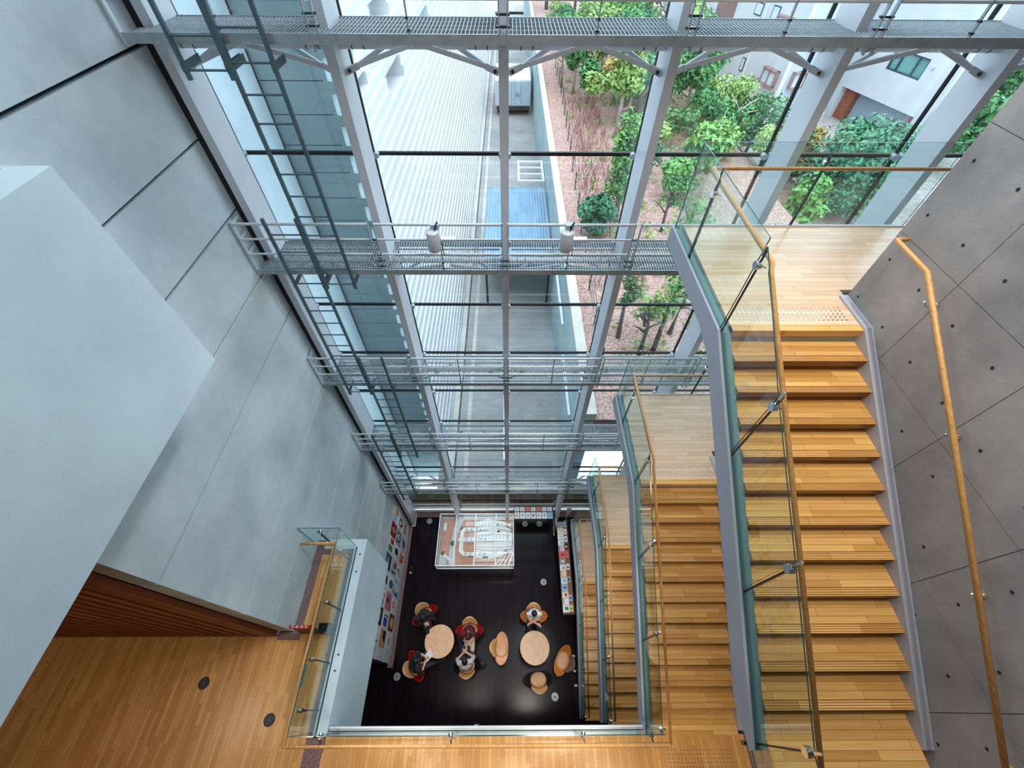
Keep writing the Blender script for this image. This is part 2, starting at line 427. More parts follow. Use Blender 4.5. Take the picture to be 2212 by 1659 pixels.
# floors of the upper levels
def floor_slab(name, boxes, top, zt, th=.35):
    mb = MB(top, 'slab')
    for (x0, y0, x1, y1) in boxes:
        mb.use('slab').box(x0, y0, zt - th, x1, y1, zt - .02)
        mb.use(top).box(x0, y0, zt - .02, x1, y1, zt)
    return struct(name, mb)
floor_slab('floor.001', [(-11, -5, 4.0, -.40), (-11, -.40, -4.43, 1.06), (-4.43, -.40, -3.42, 1.14), (-4.13, 1.14, -3.42, 2.67)], 'oak_y', 8.0)
floor_slab('floor.002', [(-3.1, -5, 4.0, -.80)], 'oak_y', 12.0)
floor_slab('floor.003', [(2.36, -5, 4.0, -.42)], 'oak_y', 4.0)
floor_slab('floor.004', [(-11, -5, -3.4, 2.85), (-3.4, -5, 4.0, -.5)], 'oak_y', 15.9)
# concrete edge beams of the left balconies
mb = MB('concrete_pale'); mb.box(-3.34, -.6, 6.0, -3.10, 2.88, 8.0).box(-4.14, 2.68, 6.0, -3.34, 2.88, 8.0).use('box_grey').box(-3.42, -.38, 7.6, -3.34, 2.68, 7.985).use('joint_dark').box(-3.30, -.36, 7.99, -3.275, 2.72, 8.002)
mb.use('joint_mid')
for y in (2.55, 2.2, .75, .5): mb.box(-3.21, y, 7.99, -3.17, y + .03, 8.003)
struct('trim_1', mb)
mb = MB('concrete_pale'); mb.box(-11, -5, 13.92, -3.10, 2.89, 15.90)
mb.use('joint_dark').box(-3.30, -4, 15.89, -3.27, 2.62, 15.915)
mb.use('joint_mid').box(-3.19, 2.40, 15.895, -3.13, 2.43, 15.905).box(-3.19, 2.1, 15.895, -3.13, 2.13, 15.905)
struct('trim_2', mb)
# light steel edge of the bridge
mb = MB('galv_light'); mb.box(-3.08, -.39, 7.55, 2.34, -.28, 7.97).use('white_metal').box(-3.08, -.30, 7.90, 2.34, -.275, 8.0)
mb.use('joint_dark').box(-3.08, -.345, 7.965, 2.34, -.33, 7.975)
mb.use('galv').box(-.6, -.275, 7.55, -.54, -.262, 8.0)
struct('trim_3', mb)
# granite borders
mb = MB('granite')
mb.box(-4.14, 1.15, 8.0, -3.985, 2.86, 8.006).box(-3.985, 2.56, 8.0, -3.4, 2.66, 8.006).box(-4.42, 1.0, 8.0, -4.0, 1.14, 8.006).box(-3.42, -4, 8.0, -3.11, -.42, 8.006)
struct('trim_4', mb)
mb = MB('granite'); mb.box(-4.2, 1.04, 0, -4.0, 5.92, .012).box(-4.0, 6.28, 0, 9, 6.53, .012); struct('trim_5', mb)
mb = MB('white_metal'); mb.box(-4.0, 6.53, 0, 9, 6.6, .05); struct('trim_6', mb)
# cedar slat wall on the left of the balcony
mb = MB('cedar')
mb.box(-11, 1.14, 8.0, -4.45, 1.3, 13.9)
x = -4.62
while x > -10.9:
    mb.box(x - .14, 1.06, 8.0, x, 1.14, 13.9); x -= .24
mb.box(-4.60, 1.06, 8.0, -4.45, 1.3, 13.9)
struct('wall_timber', mb)
mb = MB('cedar'); mb.box(-12, -5.2, 0, 10, -5.0, 21); struct('wall_rear', mb)
mb = MB('concrete_warm'); mb.box(10.0, -5.2, 0, 10.2, 6.6, 21); struct('wall_right.001', mb)
mb = MB('cedar'); mb.box(-12, -5.2, 0, -11.8, 1.3, 21); struct('wall_left.004', mb)  # unseen far wall, put in to keep sky light from leaking inside
mb = MB('soffit'); mb.box(-12, -5.2, 20.6, 10, 6.7, 20.9); struct('ceiling', mb)
mb = MB('concrete_grey'); mb.box(-4.43, 1.15, 18.87, -4.15, 6.03, 20.6); struct('wall_left.001', mb)
mb = MB('cedar'); mb.box(-12, 1.14, 0, -4.46, 1.3, 7.6); struct('wall_left.002', mb)
# ---------------------------------------------------------------- curtain wall
YG = 6.65
XM = [-.065 + 2 * k for k in range(-2, 6)]
ZT = [.91 + 1.5 * k for k in range(0, 12)]
WL = thing('window_1', (0, 0, 0), kind='structure')
pane0 = {}
for b in range(len(XM) - 1):
    xa, xb = XM[b], XM[b + 1]
    wroot = WL if b == 0 else thing('window_%d' % (b + 1), (0, 0, 0), kind='structure')
    zz = [0.05] + ZT
    for i in range(len(zz) - 1):
        glass_panel_y(YG, xa + .02, xb - .02, zz[i] + .025, zz[i + 1] - .025, .012, 'facade_glass', 'black').build('glass_pane', wroot)
    mb = MB('black').box(xa - .02, YG - .02, .05, xa + .02, YG + .02, ZT[-1])
    for z in ZT: mb.box(xa + .02, YG - .02, z - .025, xb - .02, YG + .02, z + .025)
    mb.build('gasket_joint', wroot)
    mb = MB('grey_metal')
    for z in ZT:
        for xx, sg in ((xa + .05, 1), (xb - .05, -1)): mb.tube([(xx, YG - .10, z), (xx, YG - .02, z)], .045, 12)
    mb.build('point_fixing', wroot)
# vertical steel posts
for k, x in enumerate(XM):
    if k == 0: x = -3.98
    mb = MB('mullion_paint')
    mb.box(x - .06, 5.93, 0, x + .06, 5.955, 18.0).box(x - .058, 5.955, 0, x + .058, 6.44, 18.0)
    mb.use('white_metal').box(x - .075, 5.90, 0, x + .075, 6.46, .02)
    o = mb.build('mullion', None, loc=(x, 6.2, 0))
    LB = ['end white steel post of the glass wall against the concrete left wall', 'white steel post behind the left side of the model case, left of the central post',
          'central white steel post of the glass wall', 'white steel post of the glass wall, first right of the central post', 'white steel post of the glass wall, second right of the central post',
          'white steel post of the glass wall, third right of the central post', 'white steel post of the glass wall near the far right end', 'white steel post of the glass wall at the extreme right']
    tag(o, LB[k], 'post', 'white steel posts of the glass wall')
# black gap and white jamb at the left end
mb = MB('black').box(-4.148, 5.97, 0, -4.045, 6.02, 18.9); mb.use('white_metal').box(-4.127, 6.44, 0, -4.127 + .11, 6.6, 18.0); struct('trim_7', mb)
mb = MB('concrete_pale'); mb.box(-4.45, 6.04, -1, -4.16, 8.2, 19); struct('wall_left.003', mb)
# ---------------------------------------------------------------- catwalks
def grating_mb(w):
    mb = MB('galv_bar')
    n = int(w / .043)
    for i in range(n + 1):
        x = -w / 2 + i * w / n
        mb.box(x - .003, 5.64, -.04, x + .003, 5.90 if abs(x) > w / 2 - .075 else 6.42, 0)
    for y in (5.70, 5.88, 6.06, 6.24, 6.40):
        e = .08 if y > 5.9 else 0
        mb.box(-w / 2 + e, y - .003, -.04, w / 2 - e, y + .003, -.006)
    return mb
GR = None
LEV = [(16.03, 'topmost'), (13.03, 'second from the top'), (10.03, 'third from the top'), (7.04, 'fourth from the top, second lowest'), (4.05, 'lowest')]
clab = ['topmost galvanised grating catwalk running across the glass wall', 'galvanised grating catwalk with two spotlights on its rail, below the topmost catwalk',
        'galvanised grating catwalk just above the second lowest stair landing, middle of the five', 'galvanised grating catwalk, second from the bottom of the five', 'lowest galvanised grating catwalk, above the model case']
BAYS = [(XM[i] + XM[i + 1]) / 2 for i in range(6)]
for li, (zl, _) in enumerate(LEV):
    t = thing('catwalk', (0, 6.0, zl), label=clab[li], cat='catwalk', group='catwalks across the glass wall')
    for bi, xc in enumerate(BAYS):
        if GR is None:
            g = MB('galv_light'); gm = grating_mb(1.97)
            gm.v = [(p[0], p[1] - 6.0, p[2]) for p in gm.v]
            GR = gm.mesh('grating_panel')
        o = bpy.data.objects.new('grating_panel', GR); COL.objects.link(o); o.parent = t; o.location = (xc, 0, 0)
    x0, x1 = -4.13, XM[6] + .2
    mb = MB('galv').box(x0, 5.615, zl - .085, x1, 5.63, zl + .01); mb.box(x0, 5.63, zl - .085, x1, 5.68, zl - .075)
    mb.build('edge_channel', t)
    mb = MB('galv').box(-4.0, 6.425, zl - .10, x1, 6.437, zl + .005); mb.build('rear_channel', t)
    mb = MB('mullion_paint')
    for bi, xc in enumerate(BAYS):
        mb.tube([(xc - .94, 6.18, zl - .20), (xc + .94, 6.18, zl - .20)], .05, 10)
        mb.use('dark_steel')
        for s in (-1, 1):
            for dx in (.80, .66): mb.tube([(xc + s * dx, 6.18, zl - .20), (xc + s * dx + .012, 6.18, zl - .20)], .054, 10)
        mb.use('mullion_paint')
    mb.build('support_tube', t, smooth=False)
    for bi, xc in enumerate(BAYS):
        for s in (-1, 1):
            e = Vector((xc + s * .78, 6.18, zl - .41))
            mb = MB('mullion_paint').bar((xc + s * .06, 5.98, zl - .16), e, .035, .05).bar((xc + s * .28, 6.32, zl - .16), e, .035, .05)
            br = mb.build('brace', t)
            d = Vector((s * .8, 0, -.30)).normalized()
            m2 = MB('mullion_paint').bar(e, e + d * .17 + Vector((0, -.035, 0)), .02, .07).bar(e, e + d * .17 + Vector((0, .035, 0)), .02, .07).bar(e + d * .05, e + d * .20, .022, .05)
            m2.use('dark_steel').tube([e + d * .12 + Vector((0, -.05, 0)), e + d * .12 + Vector((0, .05, 0))], .022, 8)
            m2.build('clevis', br)
    for hgt in (.29, .55, .80):
        mb = MB('galv_light')
        for bi, xc in enumerate(BAYS):
            a = x0 + .02 if bi == 0 else xc - .96
            r = .017 if hgt < .7 else .022
            mb.tube([(a, 5.64, zl + hgt), (xc + .96, 5.64, zl + hgt)], r, 8)
        mb.bar((x0 + .02, 5.64, zl + hgt), (x0 + .02, 5.86, zl + hgt), .012, .05)
        mb.build('handrail', t)
    mb = MB('galv_light').box(x0 + .01, 5.61, zl - .1, x0 + .03, 5.66, zl + .84); mb.build('post', t)
    for x in XM[1:7]:
        mb = MB('galv')
        for dx in (-.045, .045): mb.box(x + dx - .006, 5.61, zl - .15, x + dx + .006, 5.66, zl + .83)
        mb.use('dark_steel')
        for z in (.06, .16): mb.box(x - .07, 5.62, zl + z, x + .07, 5.66, zl + z + .02)
        mb.use('galv').box(x - .04, 5.66, zl - .10, x + .04, 5.93, zl - .03)
        mb.build('post', t)
    for xc in BAYS:
        mb = MB('galv').box(xc - .007, 5.62, zl - .02, xc + .007, 5.655, zl + .82)
        mb.use('dark_steel').box(xc - .015, 5.615, zl + .03, xc + .015, 5.66, zl + .05).box(xc - .015, 5.615, zl + .13, xc + .015, 5.66, zl + .15)
        mb.build('post', t)
# ---------------------------------------------------------------- ladders
def ladder(xa, xb, z0, z1, label):
    t = thing('ladder', ((xa + xb) / 2, 5.55, z0), label=label, cat='ladder', group='steel ladders between the catwalks')
    for x in (xa, xb): MB('ladder_steel').box(x - .021, 5.53, z0, x + .021, 5.57, z1).build('rail', t)
    z = z0 + .09
    while z < z1 - .1:
        MB('ladder_steel').tube([(xa, 5.55, z), (xb, 5.55, z)], .012, 6).build('rung', t)
        z += .30
    for zl, _ in LEV:
        if z0 < zl < z1:
            for x in (xa, xb): MB('ladder_steel').box(x - .036, 5.545, zl - .32, x - .021, 5.95, zl - .24).build('bracket', t)
ladder(-3.57, -3.09, 15.64, 19.0, 'grey steel ladder at the top left, its foot below the topmost catwalk')
ladder(-3.05, -2.58, 12.71, 17.5, 'long grey steel ladder from the topmost catwalk to the one with spotlights')
ladder(-3.57, -3.09, 9.72, 13.97, 'grey steel ladder beside the left wall, from the spotlight catwalk to the middle catwalk')
ladder(-3.05, -2.58, 6.72, 10.97, 'grey steel ladder from the middle catwalk to the second lowest catwalk')
ladder(-3.57, -3.09, 3.67, 7.94, 'lowest grey steel ladder, ending under the lowest catwalk')
# ---------------------------------------------------------------- spotlights
def spot(x, label, s):
    t = thing('spotlight', (x, 5.60, 13.83), label=label, cat='spotlight', group='spotlights on the catwalk rail')
    MB('grey_metal').box(x - .03, 5.57, 13.78, x + .09, 5.67, 13.86).build('clamp', t)
    MB('mullion_paint').lathe([(.0, 0), (.095, 0), (.10, .01), (.10, .30), (.095, .315), (.0, .315)], 20, (x, 5.54, 13.47)).build('housing', t, True)
    MB('lens').lathe([(.0, 0), (.085, 0), (.085, .004), (.0, .004)], 20, (x, 5.54, 13.464)).build('lens', t)
    pts = [(x + s * .03, 5.54, 13.79)] + [(x + s * (.03 + .06 * math.sin(a)), 5.56, 13.79 + .13 * math.sin(a * .9)) for a in (.6, 1.2, 1.8, 2.4, 3)] + [(x + s * .10, 5.60, 13.6), (x + s * .12, 5.60, 13.32)]
    MB('cable').tube(pts, .007, 6).build('cable', t)
    MB('galv_light').box(x + .08, 5.58, 13.585, x + .32, 5.67, 13.62).build('driver_box', t)
spot(-1.14, 'white cylindrical spotlight on the catwalk rail left of the central post', 1)
spot(.87, 'white cylindrical spotlight on the catwalk rail right of the central post', 1)
# ---------------------------------------------------------------- staircases
T, R = .3, 1 / 6.
Y0, XS0, XS1 = 3.25, 2.47, 3.92
def nos(y, zl): return zl - (Y0 - y) / T * R
slab_ = ['highest wooden stair flight with open pale landing at the right', 'second highest wooden stair flight, its landing left of the highest flight', 'second lowest wooden stair flight, partly behind glass', 'lowest narrow looking wooden stair flight, down to the dark lobby floor']
glab = ['glass balustrade with wooden handrail on the highest stair flight', 'glass balustrade with wooden handrail on the second highest stair flight', 'glass balustrade with wooden handrail on the second lowest stair flight', 'glass balustrade with wooden handrail on the lowest stair flight, beside the magazine rack']
wlab = ['round wooden handrail fixed to the concrete right wall along the highest stair flight', 'wooden wall handrail along the second highest stair flight', 'wooden wall handrail along the second lowest stair flight', 'wooden wall handrail along the lowest stair flight']
KTREAD = None
for fi, zl in enumerate((14.0, 10.0, 6.0, 2.0)):
    t = thing('staircase', (3.2, Y0, zl - 2.0), label=slab_[fi], cat='staircase', group='stair flights along the right wall')
    mb = MB('oak_x', 'slab')
    for (a, b, c, d) in ((XS0, Y0, 4.0, 5.33), (4.0, 3.95, 6.5, 5.33)):
        mb.use('slab').box(a, b, zl - .24, c, d, zl - .04); mb.use('oak_x').box(a, b - (.0), zl - .04, c, d, zl)
    mb.use('white_metal').box(XS0, 5.33, zl - .24, 6.5, 5.342, zl + .02)
    mb.use('oak_tread').box(XS0, Y0 - .004, zl - .085, XS1, Y0 + .1, zl + .001)
    mb.build('landing', t)
    for k in range(1, 12):
        y = Y0 - k * T; z = zl - k * R
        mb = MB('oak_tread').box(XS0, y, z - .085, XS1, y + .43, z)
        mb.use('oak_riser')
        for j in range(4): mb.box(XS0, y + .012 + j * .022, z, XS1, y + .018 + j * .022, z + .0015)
        tr = mb.build('tread', t)
    yb = Y0 - 12 * T
    MB('oak_tread').box(XS0, -.86 if fi == 0 else yb - .05 if fi else yb, zl - 2.0 - .05, XS1, yb + .43, zl - 2.0 + .004).build('tread', t)
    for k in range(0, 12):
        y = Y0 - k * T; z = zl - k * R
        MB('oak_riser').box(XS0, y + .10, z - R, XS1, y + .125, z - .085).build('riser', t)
    # stringers: profile in (y, z)
    e = Y0 - 12 * T
    prof = [(5.34, zl), (Y0 + .02, zl), (e, nos(e, zl)), (e, nos(e, zl) - .06 if fi in (0, 3) else nos(e, zl) - .34), (e + .45, nos(e + .45, zl) - .32), (Y0 - .05, zl - .36), (Y0 + .4, zl - .27), (5.34, zl - .27)]
    MB('stringer_paint').prism(prof, 2.305, 2.335, 'x').build('stringer', t)
    prof2 = [(3.82, zl + .03), (Y0 + .02, zl + .03), (e, nos(e, zl) + .04), (e, nos(e, zl) - .2), (Y0 - .05, zl - .36), (3.82, zl - .27)]
    MB('stringer_paint').prism(prof2, XS1, XR - .004, 'x').build('stringer', t)
    prof3 = [(5.34, zl - .05), (Y0 + .02, zl - .05), (e, nos(e, zl) - .05), (e, nos(e, zl) - .12), (Y0 - .05, zl - .2), (5.34, zl - .2)]
    MB('teal_channel').prism(prof3, 2.336, XS0, 'x').build('edge_channel', t)
    mb = MB('chrome')
    for r_ in range(5):
        for c_ in range(24): mb.lathe([(.0, 0), (.012, 0), (.009, .005), (.0, .006)], 8, (2.62 + c_ * .052 + (.0 if r_ % 2 else .0), 3.42 + r_ * .052, zl))
    mb.build('tactile_studs', t, kind='stuff')
    # glass balustrade
    GX = 2.362
    g = thing('glass_balustrade', (GX, Y0, zl - 2.0), label=glab[fi], cat='balustrade', group='glass stair balustrades')
    ps = [3.30, 2.10, .90, -.30]
    glass_panel_x(GX, [(4.66, zl - .12), (5.34, zl - .12), (5.34, zl + 1.1), (4.66, zl + 1.1)]).build('glass_panel', g)
    glass_panel_x(GX, [(3.32, zl - .12), (4.64, zl - .12), (4.64, zl + 1.1), (3.32, zl + 1.1)]).build('glass_panel', g)
    ends = ps if fi in (0,) else ps[:3] + [-.36]
    for a, b in ((3.28, 2.12), (2.08, .92), (.88, ends[3] if fi else -.28)):
        glass_panel_x(GX, [(b, nos(b, zl) - .15), (a, nos(a, zl) - .15), (a, nos(a, zl) + .93 if a < 3.2 else zl + 1.02), (b, nos(b, zl) + .93)]).build('glass_panel', g)
    if fi == 0: glass_panel_x(GX, [(-.32, nos(-.32, zl) - .15), (-.32, nos(-.32, zl) + .93), (-.8, nos(-.32, zl) + .85), (-.8, nos(-.32, zl) - .15)]).build('glass_panel', g)
    for (a, b) in ((GX, 3.97), (3.99, 5.6)):
        glass_panel_y(5.36, a, b, zl - .12, zl + 1.1).build('glass_panel', g)
    for y in [4.65] + ps:
        zb = (zl if y > 3.2 else nos(y, zl))
        p = MB('dark_steel').box(GX + .010, y - .008, zb - .22, GX + .026, y + .008, zb + .98).box(GX - .05, y - .02, zb - .24, GX - .028, y + .02, zb - .05).box(GX - .05, y - .01, zb - .17, GX + .02, y + .01, zb - .13).build('post', g)
        MB('chrome').tube([(GX - .02, y, zb + .82), (GX + .03, y, zb + .82)], .042, 16).build('disc_clamp', p)
        MB('chrome').tube([(GX + .03, y, zb + .82), (2.46, y, zb + .79)], .008, 6).build('rail_arm', p)
        MB('chrome').box(GX - .010, y - .010, zb + .93, GX + .010, y + .010, zb + 1.03).build('top_clip', p)
    for x in (3.98,):
        p = MB('dark_steel').box(x - .012, 5.335, zl - .2, x + .012, 5.352, zl + .95).build('post', g)
        MB('chrome').tube([(x, 5.33, zl + .86), (x, 5.385, zl + .86)], .035, 14).build('disc_clamp', p)
    xr = 2.475
    pts = [(5.7, 5.15, zl + .88), (2.50, 5.15, zl + .88), (xr, 5.13, zl + .88), (xr, 3.27, zl + .87), (xr, 3.22, zl + .80)]
    ye = -.8 if fi == 0 else (-.48 if fi == 1 else -.30)
    pts.append((xr, ye if fi else -.8, nos(ye, zl) + .80))
    if fi == 1: pts[-1] = (xr, -.48, 8.87)
    MB('rail_wood').tube(pts, .022, 10).build('handrail', g, True)
    # wall handrail
    if fi < 2:
        h = thing('wall_handrail', (3.9, Y0, zl), label=wlab[fi], cat='handrail', group='wooden handrails on the right wall')
        e2 = -.7
        MB('rail_wood').tube([(3.99, 3.66, zl + .87), (3.87, 3.65, zl + .87), (3.87, 3.62, zl + .87), (3.87, 3.15, zl + .86), (3.87, e2, nos(e2, zl) + .88)], .023, 10).build('handrail', h, True)
        for y in (2.95, 1.88, .72, -.42):
            z = nos(y, zl) + .86
            MB('chrome').tube([(4.015, y, z - .06), (3.93, y, z - .08), (3.87, y, z - .02)], .008, 6).tube([(4.005, y, z - .06), (4.018, y, z - .06)], .028, 10).build('bracket', h)
# ---------------------------------------------------------------- balcony balustrade at the bridge
g = thing('glass_balustrade', (-.5, -.35, 8.0), label='glass balustrade with wooden handrail around the near void of the wooden floor', cat='balustrade')
BX = [-3.31, -2.83, -.9, 1.15, 2.35]
YB = -.355
for a, b in ((-3.31, -2.92), (-2.88, -.92), (-.88, 1.13), (1.17, 2.35)): glass_panel_y(YB, a, b, 7.85, 9.1).build('glass_panel', g)
YL = [(-.34, .62), (.64, 1.48), (1.5, 2.74)]
for a, b in YL: glass_panel_x(-3.31, [(a, 7.9), (b, 7.9), (b, 9.1), (a, 9.1)]).build('glass_panel', g)
glass_panel_y(2.75, -4.14, -3.32, 7.9, 9.1).build('glass_panel', g)
for x in (-2.9, -.9, 1.15, 2.2):
    p = MB('dark_steel').box(x - .015, YB - .03, 7.8, x + .015, YB - .012, 8.95).build('post', g)
    MB('chrome').tube([(x, YB - .04, 8.84), (x, YB + .03, 8.84)], .036, 14).build('disc_clamp', p)
    MB('dark_steel').tube([(x, YB - .03, 8.86), (x + .02, YB - .12, 8.84)], .012, 6).build('rail_arm', p)
for y in (-.05, .63, 1.49, 2.4):
    p = MB('dark_steel').box(-3.338, y - .012, 7.95, -3.322, y + .012, 8.93).build('post', g)
    MB('chrome').tube([(-3.35, y, 8.84), (-3.28, y, 8.84)], .036, 14).build('disc_clamp', p)
    MB('chrome').tube([(-3.34, y, 8.84), (-3.43, y, 8.83)], .009, 6).build('rail_arm', p)
p = MB('dark_steel').box(-3.8, 2.725, 7.9, -3.76, 2.742, 8.95).build('post', g)
MB('chrome').tube([(-3.78, 2.71, 8.86), (-3.78, 2.79, 8.86)], .036, 14).build('disc_clamp', p)
MB('rail_wood').tube([(2.475, -.47, 8.87), (2.46, -.485, 8.86), (-3.42, -.485, 8.86), (-3.435, -.47, 8.86), (-3.435, 2.51, 8.86), (-3.42, 2.525, 8.86), (-4.1, 2.525, 8.86)], .022, 10).build('handrail', g, True)
o = MB('sticker_teal').box(-3.3255, .24, 9.0, -3.3175, .54, 9.085).build('sticker', None, loc=(-3.322, .39, 9.04))
tag(o, 'teal rectangular sticker near the top of the left glass balustrade', 'sticker')
g2 = thing('glass_balustrade', (-3.4, 1.0, 15.9), label='glass balustrade on the concrete edge at the far left of the photo', cat='balustrade')
glass_panel_x(-3.36, [(-2, 15.9), (2.62, 15.9), (2.62, 17.0), (-2, 17.0)]).build('glass_panel', g2)
MB('dark_steel').box(-3.40, -2, 15.9, -3.37, 2.64, 15.96).box(-3.375, 2.62, 15.9, -3.345, 2.65, 17.0).build('frame', g2)
# floor diffusers in the balcony floor
for (x, y, lb) in ((-5.50, .34, 'round dark floor diffuser in the shaded part of the wooden floor'), (-4.14, -.18, 'round dark floor diffuser in the wooden floor next to the glass balustrade corner')):
    t = thing('floor_diffuser', (x, y, 8.0), label=lb, cat='floor diffuser', group='round floor diffusers')
    MB('disc_dark').lathe([(.0, 0), (.095, 0), (.095, .006), (.0, .006)], 28, (x, y, 8.0)).build('plate', t)
    mb = MB('box_grey')
    for a in range(24):
        q = a * math.pi / 12; mb.bar((x + .035 * math.cos(q), y + .035 * math.sin(q), 8.007), (x + .085 * math.cos(q), y + .085 * math.sin(q), 8.007), .004, .003)
    mb.build('louvre_ring', t)
    MB('box_grey').lathe([(.0, 0), (.025, 0), (.025, .004), (.0, .004)], 16, (x, y, 8.006)).build('hub', t)
mb = MB('chrome')
for r_ in range(6):
    for c_ in range(22): mb.lathe([(.0, 0), (.011, 0), (.008, .005), (.0, .006)], 8, (2.62 + c_ * .052, -.60 - r_ * .052, 8.0))
o = mb.build('tactile_studs'); tag(o, 'rows of small metal tactile studs in the wooden floor at the foot of the stairs', 'tactile studs', kind='stuff')
# red fire point stand beside the wall end
t = thing('fire_extinguisher_stand', (-3.75, 1.15, 8.0), label='fire extinguisher stand with a red sign by the end of the concrete wall', cat='fire extinguisher')
MB('stand_brown').hexa([(-3.98, 1.10, 8.0), (-3.62, 1.10, 8.0), (-3.62, 1.16, 8.0), (-3.98, 1.16, 8.0), (-3.98, 1.13, 8.5), (-3.62, 1.13, 8.5), (-3.62, 1.16, 8.5), (-3.98, 1.16, 8.5)]).build('back_board', t)
mb = MB('sign_red').box(-3.98, 1.115, 8.5, -3.60, 1.165, 8.62)
sg = mb.build('sign', t)
mb = MB('i_white')
for i, (x, w) in enumerate(((-3.93, .05), (-3.86, .06), (-3.77, .06), (-3.69, .05))):
    mb.box(x, 1.125, 8.62, x + w, 1.13, 8.624).box(x + w * .4, 1.12, 8.62, x + w * .55, 1.155, 8.624).box(x, 1.145, 8.62, x + w * .9, 1.15, 8.624)
mb.build('lettering', sg)
MB('box_grey').box(-3.56, 1.08, 8.0, -3.36, 1.24, 8.06).box(-3.56, 1.08, 8.06, -3.545, 1.24, 8.35).box(-3.375, 1.08, 8.06, -3.36, 1.24, 8.35).box(-3.56, 1.225, 8.06, -3.36, 1.24, 8.35).build('box', t)
MB('disc_dark').lathe([(.0, 0), (.06, 0), (.065, .02), (.065, .26), (.03, .32), (.0, .33)], 16, (-3.46, 1.15, 8.06)).build('extinguisher', t, True)
# ---------------------------------------------------------------- lobby: posters on the left wall
XP = -4.143
def poster(y, z, w, h, bg, shapes, label):
    mb = MB(bg); mb.box(XP - .004, y, z, XP, y + w, z + h)
    for i, (m, kind, a, b, c, d) in enumerate(shapes):   # fractions of the sheet
        x = XP + .0012 + .0004 * i
        mb.use(m)
        if kind == 'r':
            n = mb.add([(x, y + a * w, z + b * h), (x, y + c * w, z + b * h), (x, y + c * w, z + d * h), (x, y + a * w, z + d * h)]); mb.face(n, n + 1, n + 2, n + 3)
        else:
            n = mb.add([(x, y + (a + c * math.cos(k * math.pi / 9)) * w, z + (b + d * math.sin(k * math.pi / 9)) * h) for k in range(18)]); mb.face(*[n + k for k in range(18)])
    o = mb.build('poster', None, loc=(XP, y + w / 2, z + h / 2))
    tag(o, label, 'poster', 'exhibition posters on the left wall')
    return o
PW, PD, PY = .50, .54, 1.50
rows = [(.25, .68), (1.05, .74), (1.90, .74)]
def lines(m, x0, x1, ys, t=.025): return [(m, 'r', x0, v, x1, v + t) for v in ys]
